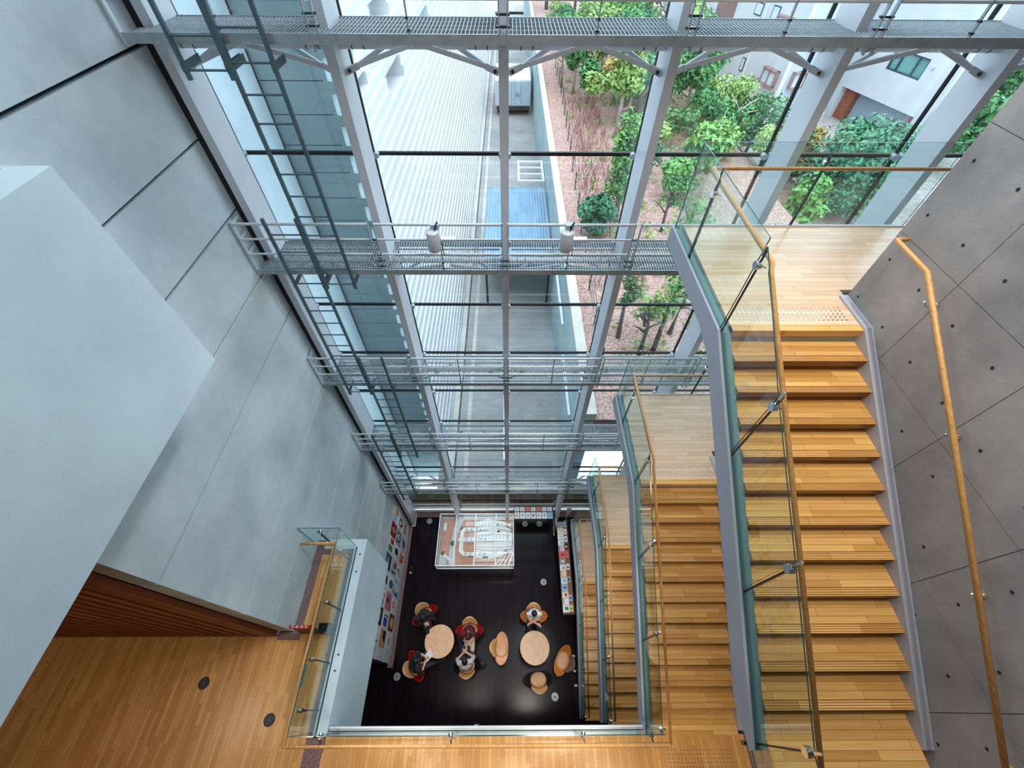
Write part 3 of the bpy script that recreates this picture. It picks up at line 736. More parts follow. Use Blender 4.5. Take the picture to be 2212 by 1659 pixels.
PDEF = [
 # bottom row from the near end to the window
 [('i_white', [('i_black', 'r', .2, .55, .6, .62), ('i_black', 'r', .3, .35, .7, .44), ('i_grey', 'r', .25, .2, .6, .26)], 'white poster with black brush strokes, nearest of the bottom row'),
  ('i_maroon', [('i_yellow', 'e', .5, .45, .36, .32), ('i_cream', 'e', .5, .45, .14, .12), ('i_red', 'r', .1, .84, .9, .98)], 'dark red poster with a glowing yellow disc'),
  ('i_white', [('i_tan', 'r', .3, .45, .75, .85)] + lines('i_grey', .2, .8, (.1, .2)), 'white poster with a small tan square'),
  ('i_sky', [('i_white', 'e', .6, .5, .3, .46), ('i_blue', 'r', .05, .05, .2, .9)], 'pale blue poster with a white oval'),
  ('i_white', [('i_sky', 'e', .55, .35, .32, .3), ('i_yellow', 'e', .5, .8, .24, .14), ('i_red', 'e', .66, .8, .14, .14)], 'white poster with yellow and red spot over a blue oval'),
  ('i_cream', [('i_orange', 'r', .1, .55, .85, .95), ('i_red', 'r', .2, .1, .45, .6), ('i_black', 'r', .55, .05, .75, .45)], 'cream poster with orange block and black bar'),
  ('i_lilac', [('i_blue', 'e', .5, .4, .3, .34), ('i_yellow', 'e', .4, .8, .2, .12), ('i_green', 'r', .6, .75, .9, .95)], 'lilac poster with a blue oval'),
  ('i_white', [('i_green', 'r', .1, .7, .9, .95), ('i_orange', 'r', .4, .4, .9, .66), ('i_sky', 'r', .1, .1, .5, .4), ('i_red', 'r', .1, .45, .34, .66)], 'white poster with green, orange and blue blocks, next to the window')],
 [('i_tan', [('i_black', 'r', .35, .05, .95, .45), ('i_maroon', 'r', .5, .45, .95, .6)], 'tan poster with a dark stepped shape, nearest of the middle row'),
  ('i_white', [('i_blue', 'r', .1, .2, .6, .85), ('i_black', 'r', .66, .15, .8, .4), ('i_black', 'r', .66, .5, .76, .8)], 'white poster with a deep blue panel and black characters'),
  ('i_pink', [('i_grey', 'e', .55, .62, .26, .28), ('i_black', 'e', .55, .66, .16, .2), ('i_red', 'r', .08, .05, .5, .25)], 'pink poster with a grey oval figure'),
  ('i_white', [('i_teal', 'e', .5, .55, .27, .38), ('i_green', 'r', .1, .05, .3, .2), ('i_black', 'r', .05, 0, .95, .03)], 'white poster with a dark teal vase shape'),
  ('i_lilac', [('i_black', 'r', .5, .15, .9, .45), ('i_black', 'r', .15, .1, .28, .9), ('i_grey', 'e', .6, .65, .2, .15)], 'lilac poster with black bars'),
  ('i_white', [('i_black', 'e', .55, .5, .24, .34), ('i_black', 'e', .25, .2, .1, .1), ('i_grey', 'r', .1, .9, .9, .93)], 'white poster with a large black blot'),
  ('i_grey', [('i_black', 'e', .5, .5, .32, .42), ('i_white', 'e', .52, .52, .2, .32), ('i_teal', 'e', .55, .4, .12, .12)], 'grey poster with a black ring'),
  ('i_white', [('i_lilac', 'r', .1, .1, .9, .9), ('i_maroon', 'e', .5, .5, .3, .4), ('i_white', 'e', .5, .55, .16, .2)], 'white poster with a dark purple wreath, close to the window')],
 [('i_white', [('i_grey', 'r', .1, .1, .3, .9)], 'plain white poster in the top row, half hidden by the balcony beam'),
  ('i_black', [('i_grey', 'r', .2, .3, .8, .5), ('i_teal', 'r', .2, .6, .5, .8)], 'black poster with grey strip in the top row'),
  ('i_white', [('i_grey', 'r', .1, .2, .4, .8), ('i_pink', 'r', .5, .1, .8, .3)], 'white poster with grey and pink patches in the top row'),
  ('i_white', [('i_black', 'e', .5, .3, .3, .16), ('i_black', 'e', .45, .7, .26, .18)], 'white poster with two black blots in the top row'),
  ('i_teal', [('i_grey', 'e', .5, .6, .26, .24), ('i_black', 'r', .1, .1, .9, .3)], 'teal poster with a grey disc in the top row'),
  ('i_white', [('i_green', 'r', .1, .2, .5, .9), ('i_red', 'r', .62, .1, .95, .7)], 'white poster with green and red panels in the top row'),
  ('i_red', [('i_maroon', 'r', .12, .1, .88, .9), ('i_tan', 'e', .5, .5, .2, .3)], 'red poster with a dark framed panel'),
  ('i_white', [('i_sky', 'r', .05, .3, .45, .95), ('i_orange', 'e', .7, .5, .2, .3), ('i_yellow', 'e', .6, .7, .15, .2)], 'blue and orange poster, highest of those next to the window')]]
for r in range(3):
    for i, (bg, sh, lb) in enumerate(PDEF[r]):
        poster(PY + i * PD + (.0 if r else .02), rows[r][0], PW, rows[r][1], bg, sh, lb)
# ---------------------------------------------------------------- round floor lights
for i, (x, y, lb) in enumerate(((-3.34, 6.12, 'round glass floor light in the corner by the left end of the glass wall'), (.67, 6.0, 'round glass floor light under the leaflet table, left one'), (1.27, 6.0, 'round glass floor light under the leaflet table, right one'), (2.70, 6.1, 'round glass floor light behind the lowest stair landing'),
        (3.33, 6.1, 'round glass floor light right of the lowest stair landing front'), (1.33, 3.75, 'round glass floor light alone in the open dark floor right of the model case'), (-3.81, .79, 'round glass floor light near the end of the poster wall'), (1.53, .22, 'round glass floor light beside the near chair of the right table'))):
    t = thing('floor_light', (x, y, 0), label=lb, cat='floor light', group='round glass floor lights')
    MB('disc_rim').lathe([(.095, 0), (.118, 0), (.118, .006), (.095, .006)], 28, (x, y, 0)).build('rim', t)
    MB('disc_glass').lathe([(.0, 0), (.096, 0), (.096, .004), (.0, .004)], 28, (x, y, 0)).build('glass_disc', t)
    MB('i_white').lathe([(.0, 0), (.022, 0), (.022, .002), (.0, .002)], 14, (x, y, .004)).build('lamp', t)
for y, lb in ((4.30, 'small dark round floor socket by the poster wall, farther one'), (4.10, 'small round floor socket with pale rim by the poster wall')):
    o = MB('disc_rim' if y < 4.2 else 'disc_dark').lathe([(.035, 0), (.052, 0), (.052, .005), (.035, .005)], 18, (-3.84, y, 0)).build('floor_socket', None, loc=(-3.84, y, 0)); tag(o, lb, 'floor socket')
# ---------------------------------------------------------------- model display case
t = thing('display_case', (-1.27, 5.0, 0), label='large glass topped case on a dark blue plinth holding a white building model', cat='display case')
MB('plinth_blue').box(-2.62, 4.10, 0, .08, 5.90, .60).use('plinth_blue').box(-2.70, 4.05, .60, .17, 5.97, .80).build('plinth', t)
a, b, c, d, z0, z1 = -2.70, .17, 4.05, 5.97, .80, 1.22
mb = MB('white_metal')
for (x, y) in ((a, c), (b, c), (a, d), (b, d)): mb.box(x - .018, y - .018, z0, x + .018, y + .018, z1)
for z in (z0, z1):
    for y in (c, d): mb.box(a - .018, y - .018, z - .015, b + .018, y + .018, z + .015)
    for x in (a, b): mb.box(x - .018, c, z - .015, x + .018, d, z + .015)
for x in (-2.055, -1.295, -.507): mb.box(x - .018 - (.008 if x == -1.295 else 0), c, z1 - .012, x + .018, d, z1 + .014)
mb.build('frame', t)
mb = MB('case_glass').box(a, c - .003, z0, b, c + .003, z1).box(a - .003, c, z0, a + .003, d, z1).box(b - .003, c, z0, b + .003, d, z1).box(a, d - .003, z0, b, d + .003, z1)
mb.build('side_glass', t)
MB('case_glass').box(a, c, z1 - .004, b, d, z1 + .002).build('top_glass', t)
m = thing('building_model', (-1.27, 5.0, .80), label='white architectural model with tan ground inside the glass case', cat='model')
MB('model_tan').box(-2.66, 4.09, .80, .13, 5.93, .83).build('ground', m)
mb = MB('model_road')
mb.prism([(-2.30, 4.1), (-2.0, 4.1), (-2.08, 4.8), (-1.98, 5.4), (-1.8, 5.93), (-2.1, 5.93), (-2.2, 5.4), (-2.28, 4.8)], .83, .834, 'z')
mb.prism([(-2.64, 4.10), (-2.35, 4.10), (-2.35, 4.42), (-2.64, 4.55)], .83, .836, 'z')
mb.build('roads', m)
mb = MB('model_white')
mb.prism([(-1.90, 5.40), (-1.75, 5.52), (-1.3, 5.52), (-1.3, 5.38), (-1.7, 5.38), (-1.76, 5.32), (-1.76, 4.66), (-1.66, 4.58), (-.75, 4.58), (-.75, 4.46), (-1.75, 4.46), (-1.92, 4.62)], .83, .96, 'z')
mb.box(-1.95, 4.98, .83, -1.3, 5.12, 1.0)
mb.use('model_grey')
for y in (5.44, 5.05, 4.52):
    for i in range(5): mb.box(-1.7 + i * .18, y - .03, .96 if y != 5.05 else 1.0, -1.6 + i * .18, y + .03, .985 if y != 5.05 else 1.03)
mb.build('long_blocks', m)
MB('model_white').prism([(-1.28, 4.42), (-.75, 4.36), (.12, 4.60), (.12, 5.30), (-.3, 5.80), (-.8, 5.90), (-1.28, 5.80), (-1.28, 5.20), (-.5, 5.16), (-.5, 4.98), (-1.28, 4.98)], .83, .845, 'z').build('forecourt', m)
mb = MB('model_grey')
for i in range(9): mb.box(-1.2 + i * .14, 5.08, .97, -1.17 + i * .14, 5.24, .975).box(-1.2 + i * .13, 5.55, .96, -1.17 + i * .13, 5.72, .965)
mb.use('box_grey').box(-.55, 5.62, .845, -.42, 5.70, .96).box(-.45, 5.34, .845, -.36, 5.40, .95).box(-1.0, 4.40, .83, -.8, 4.46, .88).box(-1.55, 4.44, .83, -1.35, 4.455, .93)
mb.build('details', m)
mb = MB('model_white')
for yb, amp, w in ((5.60, .16, .10), (5.42, .12, .10), (5.28, .06, .12), (5.06, .03, .16), (4.86, -.05, .05), (4.76, -.08, .05), (4.62, -.10, .07)):
    pts = [(-1.28 + i * .135, yb + amp * math.sin(math.pi * i / 10)) for i in range(11)]
    mb.prism([(x, y - w / 2) for x, y in pts] + [(x, y + w / 2) for x, y in reversed(pts)], .83, .93 + .02 * (yb > 5), 'z')
mb.build('curved_roofs', m)
mb = MB('model_white')
for i in range(6):
    pts = [(-.95 + i * .17, 4.10), (-.86 + i * .17, 4.10), (-.55 + i * .14, 4.35 + i * .03), (.12, 4.56 + i * .09), (.12, 4.51 + i * .09), (-.6 + i * .14, 4.33 + i * .03)]
    if i > 1: mb.prism(pts, .83, .86 + .012 * i, 'z')
mb.build('terraces', m)
mb = MB('model_white').prism([(-2.50, 4.46), (-2.24, 4.30), (-2.20, 4.16), (-2.12, 4.16), (-2.16, 4.36), (-2.44, 4.54)], .83, .92, 'z'); mb.box(-2.58, 5.45, .83, -2.46, 5.75, .88); mb.build('small_blocks', m)
mb = MB('leaf_dark'); mb.ell((-2.18, 4.95, .87), .075, .10, .05)
for x, y in ((-2.5, 4.62), (-2.55, 4.58), (-1.9, 5.5), (-1.86, 5.55), (-.05, 4.75), (-.12, 4.68), (-.2, 4.6)): mb.ell((x, y, .86), .04, .05, .035, 8, 5)
mb.build('trees', m)
# ---------------------------------------------------------------- leaflet table at the window
t = thing('leaflet_table', (1.0, 6.1, 0), label='narrow dark table at the glass wall covered with white leaflets', cat='table')
MB('table_dark').box(.18, 5.88, .86, 1.80, 6.38, .895).build('tabletop', t)
for x in (.26, 1.72): MB('table_dark').box(x - .03, 5.92, 0, x + .03, 6.34, .86).build('leg', t)
lx = .22
LS = [('i_cream', 'cream'), ('i_white', 'white with faint print'), ('i_white', 'white with a grey photo'), ('i_white', 'white with red dots'), ('i_white', 'white with grey marks'), ('i_white', 'white with a grey band'), ('i_sky', 'pale blue')]
for i, (m, lb) in enumerate(LS):
    x = .22 + i * .222
    mb = MB(m).box(x, 5.89, .896, x + .20, 6.15, .904)
    mb.use(('i_grey', 'i_grey', 'i_teal', 'i_red', 'i_grey', 'i_grey', 'i_grey')[i]).box(x + .05 + .01 * (i % 3), 5.97, .904, x + .13, 6.05 + .02 * (i % 2), .9048)
    o = mb.build('leaflet', None, loc=(x + .1, 6.02, .9)); tag(o, '%s leaflet, front row of the window table, %s from left' % (lb, ('first', 'second', 'third', 'fourth', 'fifth', 'sixth', 'seventh')[i]), 'leaflet', 'leaflets on the window table')
for i, m in enumerate(('i_white', 'i_white', 'i_orange', 'i_white', 'i_orange', 'i_white', 'i_white')):
    x = .22 + i * .222
    mb = MB(m).box(x, 6.20, .896, x + .19, 6.36, .902); mb.use('i_grey').box(x + .06, 6.24, .902, x + .12, 6.30, .9025)
    o = mb.build('leaflet', None, loc=(x + .1, 6.28, .9)); tag(o, '%s leaflet in the back row of the window table, %s from the left' % ('orange' if m == 'i_orange' else 'white', ('first', 'second', 'third', 'fourth', 'fifth', 'sixth', 'seventh')[i]), 'leaflet', 'leaflets on the window table')
o = MB('white_metal').box(2.30, 6.1, 0, 2.46, 6.14, .02).box(2.36, 6.11, 0, 2.40, 6.13, .7).box(2.29, 6.10, .7, 2.47, 6.13, 1.5).build('sign_stand', None, loc=(2.38, 6.1, 0)); tag(o, 'white upright panel on a stand beyond the magazine rack', 'sign stand')
o = MB('galv_light').box(1.83, 5.50, 0, 1.87, 5.90, .02).box(1.84, 5.55, .02, 1.86, 5.85, 1.15).build('sign_stand', None, loc=(1.85, 5.7, 0)); tag(o, 'thin silver panel standing edge on between leaflet table and magazine rack', 'sign stand')
# ---------------------------------------------------------------- magazine rack
t = thing('magazine_rack', (2.15, 4.2, 0), label='long low dark rack full of magazines beside the lowest stair flight', cat='rack')
MB('rack_dark').box(1.88, 2.50, .80, 2.30, 5.80, .86).box(1.95, 2.6, 0, 2.28, 5.7, .80).build('body', t)
MB('rack_brown').box(1.90, 2.55, .86, 2.29, 5.78, .868).build('shelf_board', t)
MB('rack_dark').box(2.29, 2.50, .60, 2.31, 5.80, .98).build('back_panel', t)
MG = [('i_white', 'i_teal', 'white with teal picture, nearest to the chairs'), ('i_white', 'i_green', 'white with a green strip'), ('i_cream', 'i_red', 'cream with a red figure, near end'), ('i_sky', 'i_blue', 'pale blue with a blue feather shape'), ('i_teal', 'i_sky', 'teal landscape'), ('i_cream', 'i_orange', 'cream with a red and blue figure, middle'), ('i_white', 'i_tan', 'white with a small framed picture'), ('i_grey', 'i_white', 'grey with a white blossom'), ('i_orange', 'i_red', 'bright orange with a red head'), ('i_lilac', 'i_red', 'pale lilac with red dots'), ('i_white', 'i_sky', 'white with a blue splash'), ('i_white', 'i_lilac', 'white with a lilac photo'), ('i_white', 'i_yellow', 'white with a yellow corner'), ('i_grey', 'i_tan', 'grey with a beige picture, next to the window')]
for i, (m, n_, lb) in enumerate(MG):
    y = 2.57 + i * .228; x = 1.90 + (.012 if i < 5 else 0)
    base_ = m if m in ('i_orange', 'i_sky', 'i_cream', 'i_grey', 'i_lilac') else 'i_white'
    mb = MB(base_).box(x, y, .869, x + .225, y + .218, .884); mb.use(n_)
    if i % 4 == 1: mb.box(x + .015, y + .02, .884, x + .05, y + .20, .8852)
    elif i % 4 == 2: mb.box(x + .09, y + .05, .884, x + .17, y + .15, .8852)
    elif i % 4 == 3: mb.lathe([(.0, 0), (.05, 0), (.05, .0012), (.0, .0012)], 9, (x + .12, y + .11, .884), 1.3, .7)
    else: mb.box(x + .06, y + .07, .884, x + .19, y + .17, .8852)
    mb.use('i_grey').box(x + .02, y + .012, .884, x + .2, y + .020, .8851).box(x + .02, y + .19, .884, x + .12, y + .20, .8851)
    if i % 2: mb.use('i_lilac').box(x + .10, y + .03, .884, x + .19, y + .05, .8851)
    o = mb.build('magazine', None, loc=(x + .11, y + .11, .87)); tag(o, 'magazine lying on the rack, ' + lb, 'magazine', 'magazines on the rack, large column')
FL = [(2.60, 'i_lime', 'lime yellow flyer at the near end of the rack'), (2.93, 'i_sky', 'pale blue flyer with dark dots on the rack'), (3.55, 'i_grey', 'flyer with two black pictures on the rack'), (3.98, 'i_white', 'white flyer with a single dark line on the rack'), (4.42, 'i_pink', 'pink flyer with a red ring on the rack'), (4.72, 'i_black', 'black and white flyer beside the orange magazine'), (5.0, 'i_white', 'white flyer with a blue square on the rack'), (5.28, 'i_white', 'plain white flyer near the window end of the rack'), (5.56, 'i_sky', 'pale flyer at the window end of the rack')]
for i, (y, m, lb) in enumerate(FL):
    mb = MB(m).box(2.145, y, .869, 2.265, y + .21, .876); mb.use(('i_green', 'i_black', 'i_black', 'i_black', 'i_red', 'i_white', 'i_blue', 'i_grey', 'i_teal')[i]).box(2.17, y + .06, .876, 2.235, y + .12, .8766)
    o = mb.build('flyer', None, loc=(2.2, y + .1, .87)); tag(o, lb, 'flyer', 'small flyers on the rack')
# white cable clips on the stair edge
for y, lb in ((1.35, 'farthest'), (.92, 'middle one'), (.52, 'nearest')):
    o = MB('white_metal').box(2.20, y - .03, .0, 2.29, y + .03, .10).build('floor_bracket', None, loc=(2.24, y, 0)); tag(o, 'small white bracket on the floor along the lowest stair glass, %s of the three' % lb, 'bracket', 'white floor brackets')
# ---------------------------------------------------------------- tables
def table(x, y, rz, label):
    t = thing('round_table', (0, 0, 0), 0, label, 'table', 'round lobby tables')
    MB('table_wood').lathe([(.0, .685), (.47, .685), (.50, .70), (.50, .712), (.49, .72), (.0, .72)], 48).build('tabletop', t)
    MB('black').lathe([(.0, .02), (.035, .02), (.03, .68), (.0, .685)], 16).build('pedestal', t, True)
    MB('black').lathe([(.0, 0), (.27, 0), (.27, .012), (.05, .03), (.0, .03)], 32).build('base', t)
    t.location = (x, y, 0); t.rotation_euler = (0, 0, rz)
    return t
table(-2.375, 1.74, math.radians(-38), 'round pale wooden table with four seated people around it')
table(.872, 1.54, math.radians(90), 'round pale wooden table with one seated person and three empty chairs')
# ---------------------------------------------------------------- lounge chairs
def chair(shell, back, label, loc, rz):
    t = thing('lounge_chair', (0, 0, 0), 0, label, 'chair', 'swivel lounge chairs in the lobby')
    mb = MB(shell); nu, nv = 24, 8; g = []
    for i in range(nu + 1):
        u = -1 + 2 * i / nu; row = []
        uu = max(-.999, min(.999, u)); w = .235 * (1 - abs(uu) ** 2.4) ** .5
        for j in range(nv + 1):
            v = -1 + 2 * j / nv
            row.append((.49 * u, .01 + w * v, .375 + .235 * abs(u) ** 2.3 + .02 * v * v))
        g.append(mb.add(row))
    for i in range(nu):
        for j in range(nv): mb.face(g[i] + j, g[i] + j + 1, g[i + 1] + j + 1, g[i + 1] + j)
    s = mb.build('wing_shell', t, True); md = s.modifiers.new('thick', 'SOLIDIFY'); md.thickness = .022; md.offset = -1
    MB('tan_leather').lathe([(.0, .385), (.8, .385), (.97, .41), (1, .435), (.96, .455), (.7, .468), (.0, .472)], 28, (0, .005, 0), .275, .225).build('seat_cushion', t, True)
    mb = MB(back); g = []
    for i in range(13):
        u = -1 + 2 * i / 12; row = []
        for j in range(7):
            v = j / 6
            w = (.245 + .03 * math.sin(v * 2.6)) * (1 - .42 * v ** 3)
            row.append((w * u, -.235 - .10 * v - .05 * v * v + .09 * u * u * (1 - .25 * v), .47 + .33 * v ** .9))
        g.append(mb.add(row))
    for i in range(12):
        for j in range(6): mb.face(g[i] + j, g[i] + j + 1, g[i + 1] + j + 1, g[i + 1] + j)
    s = mb.build('backrest', t, True); md = s.modifiers.new('thick', 'SOLIDIFY'); md.thickness = .03; md.offset = 0
    MB('dark_steel').box(-.06, -.25, .36, .06, -.10, .375).hexa([(-.05, -.26, .36), (.05, -.26, .36), (.05, -.25, .36), (-.05, -.25, .36), (-.05, -.29, .55), (.05, -.29, .55), (.05, -.28, .55), (-.05, -.28, .55)]).build('back_support', t)
    mb = MB('dark_steel').lathe([(.0, .05), (.028, .05), (.024, .37), (.0, .375)], 14)
    mb.build('pedestal', t, True)
    for a in range(4):
        q = math.pi / 4 + a * math.pi / 2
        MB('dark_steel').bar((0, 0, .055), (.27 * math.cos(q), .27 * math.sin(q), .018), .035, .025).tube([(.27 * math.cos(q), .27 * math.sin(q), 0), (.27 * math.cos(q), .27 * math.sin(q), .02)], .02, 8).build('leg', t)
    t.location = loc; t.rotation_euler = (0, 0, rz)
    return t
D = math.radians
chair('tan_shell', 'tan_back', 'empty tan chair left of the right hand table', (-.27, 1.54, 0), D(-92))
chair('orange_shell', 'brown_back', 'empty tan chair with brown backrest between the right hand table and the stairs', (1.82, 1.18, 0), D(62))
chair('black_shell', 'tan_back', 'empty chair with black shell and tan cushion, near side of the right hand table', (.97, .66, 0), D(4))
chair('red_shell', 'tan_back', 'red chair under the person in black, next to the poster wall', (-3.0, 2.56, 0), D(215))
chair('red_shell', 'tan_back', 'red chair under the person with dark red hair and beige trousers', (-1.38, 2.08, 0), D(180))
chair('red_shell', 'tan_back', 'red chair under the person in black jacket, near left of the left hand table', (-3.12, 1.05, 0), D(-62))
chair('black_shell', 'tan_back', 'black chair under the person in white shirt holding a phone', (-1.42, 1.06, 0), D(8))
chair('orange_shell', 'tan_back', 'orange chair under the person with folded arms at the right hand table', (.88, 2.52, 0), D(180))
# ---------------------------------------------------------------- people
def caps(mb, p, q, r0, r1, n=10, m=4):
    p = Vector(p); q = Vector(q); d = q - p; L = d.length
    if L < 1e-4: return
    d /= L; u = Vector((0, 0, 1)) if abs(d.z) < .9 else Vector((0, 1, 0))
    a = d.cross(u).normalized(); b = a.cross(d); prof = []
    for i in range(m + 1): t = math.pi / 2 * (i / m); prof.append((-math.cos(t) * r0, math.sin(t) * r0))
    for i in range(m + 1): t = math.pi / 2 * (i / m); prof.append((L + math.sin(t) * r1, math.cos(t) * r1))
    rings = []
    for s, r in prof:
        c = p + d * s; r = max(r, 1e-4)
        rings.append(mb.add([c + a * r * math.cos(2 * math.pi * j / n) + b * r * math.sin(2 * math.pi * j / n) for j in range(n)]))
    for i in range(len(rings) - 1):
        for j in range(n): mb.face(rings[i] + j, rings[i] + (j + 1) % n, rings[i + 1] + (j + 1) % n, rings[i + 1] + j)
    mb.face(*[rings[0] + j for j in reversed(range(n))]); mb.face(*[rings[-1] + j for j in range(n)])
def remesh(o, vox, it=3):
    m = o.modifiers.new('skin', 'REMESH'); m.mode = 'VOXEL'; m.voxel_size = vox; m.use_smooth_shade = True
    s = o.modifiers.new('soft', 'SMOOTH'); s.factor = .5; s.iterations = it
def elbow(sh, ha, side):
    sh = Vector(sh); ha = Vector(ha); d = ha - sh; L = d.length; a = .27; b = .26
    L2 = min(L, a + b - .005); mid = sh + d * (a * a - b * b + L2 * L2) / (2 * L2) / L * L2 / L2
    h = max(0, a * a - (L2 / 2) ** 2) ** .5
    out = Vector((side * .75, -.25, -.75)); out = (out - d.normalized() * out.dot(d.normalized())).normalized()
    return sh + d * .5 + out * h
def person(loc, rz, label, lean, head, hands, knees, feet, top, bottom, hair, sleeve=1.0, hairlen=0, shoes='cloth_black', headtilt=0):
    t = thing('person', (0, 0, 0), 0, label, 'person')
    hip = Vector((0, -.02, .55)); ch = Vector((0, lean * .6 - .03, .84)); nk = Vector((0, lean, 1.03)); hd = Vector(head)
    sh = {s: Vector((s * .185, lean - .01, .985)) for s in (-1, 1)}
    el = {s: elbow(sh[s], hands[s], s) for s in (-1, 1)}
    mb = MB('skin')
    caps(mb, hip, ch, .13, .13); caps(mb, ch, nk, .12, .06); caps(mb, nk, hd - Vector((0, .02, .05)), .052, .05)
    f = Vector((0, math.cos(headtilt), -math.sin(headtilt))); up = Vector((0, math.sin(headtilt), math.cos(headtilt)))
    rot = Matrix(((1, 0, 0), (0, f.y, up.y), (0, f.z, up.z)))
    mb.ell(hd, .076, .098, .118, 14, 10, rot)
    caps(mb, hd + f * .03 - up * .06, hd + f * .06 - up * .09, .05, .038)       # jaw
    caps(mb, hd + f * .088 + up * .01, hd + f * .108 - up * .028, .009, .015)   # nose
    caps(mb, hd + f * .084 - up * .058 + Vector((-.02, 0, 0)), hd + f * .084 - up * .058 + Vector((.02, 0, 0)), .009, .009)  # lips
    for s in (-1, 1): mb.ell(hd + Vector((s * .078, 0, 0)) - up * .005, .012, .02, .032, 8, 6, rot)
    for s in (-1, 1):
        caps(mb, sh[s], el[s], .05, .042); caps(mb, el[s], hands[s], .041, .029)
        h = Vector(hands[s]); d = (h - el[s]).normalized(); side = Vector((s, 0, 0)); side = (side - d * side.dot(d)).normalized(); nrm = d.cross(side)
        if nrm.z > 0: nrm = -nrm
        palm = h + d * .075
        for k in (-.026, -.009, .009, .026): caps(mb, h + side * k * .7, palm + side * k, .015, .0125)
        for k, ln in ((-.030, .062), (-.010, .074), (.010, .078), (.030, .070)):
            p0 = palm + side * k; p1 = p0 + d * ln * .45 + nrm * .008; p2 = p1 + d * ln * .3 + nrm * .026; p3 = p2 + d * ln * .1 + nrm * .024
            caps(mb, p0, p1, .0098, .009, 8, 3); caps(mb, p1, p2, .009, .0082, 8, 3); caps(mb, p2, p3, .0082, .0072, 8, 3)
        th = h + d * .02 - side * .03
        caps(mb, th, th + d * .035 - side * .022 + nrm * .012, .013, .0105, 8, 3); caps(mb, th + d * .035 - side * .022 + nrm * .012, th + d * .065 - side * .022 + nrm * .03, .0105, .009, 8, 3)
        hp = Vector((s * .09, .0, .53)); caps(mb, hp, knees[s], .075, .055); caps(mb, knees[s], Vector(feet[s]) + Vector((0, -.02, .08)), .052, .036)
        caps(mb, Vector(feet[s]) + Vector((0, -.04, .045)), Vector(feet[s]) + Vector((0, .12, .03)), .035, .03)
    b = mb.build('body', t); remesh(b, .0075, 2)
    for s in (-1, 1): MB('black').ell(hd + f * .088 + up * .018 + Vector((s * .03, 0, 0)), .011, .006, .007, 8, 6).build('eye', t, True)
    mb = MB(hair)
    mb.ell(hd - f * .018 + up * .022, .086, .100, .118, 16, 10, rot)
    if hairlen:
        for s in (-1, 0, 1): caps(mb, hd - f * .05 + Vector((s * .045, 0, 0)), hd - f * (.075 - .02 * abs(s)) - Vector((0, 0, hairlen)) + Vector((s * .06, 0, 0)), .055, .035)
    o = mb.build('hair', t); remesh(o, .010, 3)
    mb = MB(top)                                            # shirt or jacket
    caps(mb, hip + Vector((0, 0, .02)), ch, .155, .158, 14); caps(mb, ch, Vector((0, lean * .95, .95)), .155, .10, 14)
    caps(mb, hip + Vector((-.07, 0, 0)), ch + Vector((-.07, 0, .04)), .12, .125, 12); caps(mb, hip + Vector((.07, 0, 0)), ch + Vector((.07, 0, .04)), .12, .125, 12)
    caps(mb, sh[-1] + Vector((.03, 0, 0)), sh[1] - Vector((.03, 0, 0)), .078, .078, 12)
    for s in (-1, 1):
        caps(mb, sh[s], el[s], .070, .060)
        if sleeve > .3: caps(mb, el[s], el[s].lerp(Vector(hands[s]), .9 * (sleeve if sleeve < 1 else 1)), .058, .042)
    o = mb.build('top', t); remesh(o, .013, 4)
    mb = MB(bottom)
    caps(mb, hip + Vector((-.06, 0, -.01)), hip + Vector((.06, 0, -.01)), .135, .135, 14)
    for s in (-1, 1):
        hp = Vector((s * .09, .0, .53)); caps(mb, hp, knees[s], .098, .075, 12); caps(mb, knees[s], Vector(feet[s]) + Vector((0, -.02, .12)), .073, .058, 12)
    o = mb.build('trousers', t); remesh(o, .013, 4)
    for s in (-1, 1):
        mb = MB(shoes); caps(mb, Vector(feet[s]) + Vector((0, -.05, .045)), Vector(feet[s]) + Vector((0, .13, .036)), .045, .038); mb.box(feet[s][0] - .04, feet[s][1] - .09, 0, feet[s][0] + .04, feet[s][1] + .16, .02)
        o = mb.build('shoe', t); remesh(o, .010, 2)
    t.location = loc; t.rotation_euler = (0, 0, rz); t.scale = (1.1, 1.1, 1.07)
    return t
def LRv(l, r): return {-1: Vector(l), 1: Vector(r)}
# black dressed person by the poster wall, looking down at a phone held in both hands
person((-3.0, 2.54, 0), D(205), 'person in black clothes with crossed legs by the poster wall, looking at hands held together', .10, (0, .14, 1.17), LRv((-.06, .27, .80), (.05, .27, .80)), LRv((-.05, .46, .58), (.05, .50, .66)), LRv((-.10, .62, .0), (.02, .74, .14)), 'cloth_black', 'cloth_black', 'hair_black', 1, 0, 'cloth_white', .7)
person((-1.38, 2.06, 0), D(184), 'person with long dark red hair in burgundy top and beige trousers, head bowed', .16, (0, .22, 1.14), LRv((-.07, .34, .66), (.07, .34, .66)), LRv((-.09, .50, .57), (.09, .50, .57)), LRv((-.07, .60, .0), (.09, .66, .0)), 'cloth_burgundy', 'cloth_beige', 'hair_burgundy', .45, .16, 'cloth_black', .9)
person((-3.12, 1.06, 0), D(-66), 'person in black jacket and navy trousers holding a white sheet, beside left table', .10, (-.02, .12, 1.17), LRv((-.08, .36, .82), (.12, .28, .78)), LRv((-.18, .48, .57), (.16, .48, .57)), LRv((-.16, .78, .0), (.16, .70, .0)), 'cloth_black', 'cloth_navy', 'hair_black', .5, 0, 'cloth_black', .6)
person((-1.42, 1.06, 0), D(8), 'person in pale short sleeved shirt and dark trousers holding a phone in both hands', .06, (0, .06, 1.18), LRv((-.05, .30, .88), (.05, .30, .88)), LRv((-.11, .48, .57), (.09, .48, .57)), LRv((-.22, .82, .0), (.02, .80, .0)), 'cloth_grey', 'cloth_navy', 'hair_black', .25, 0, 'cloth_black', .5)
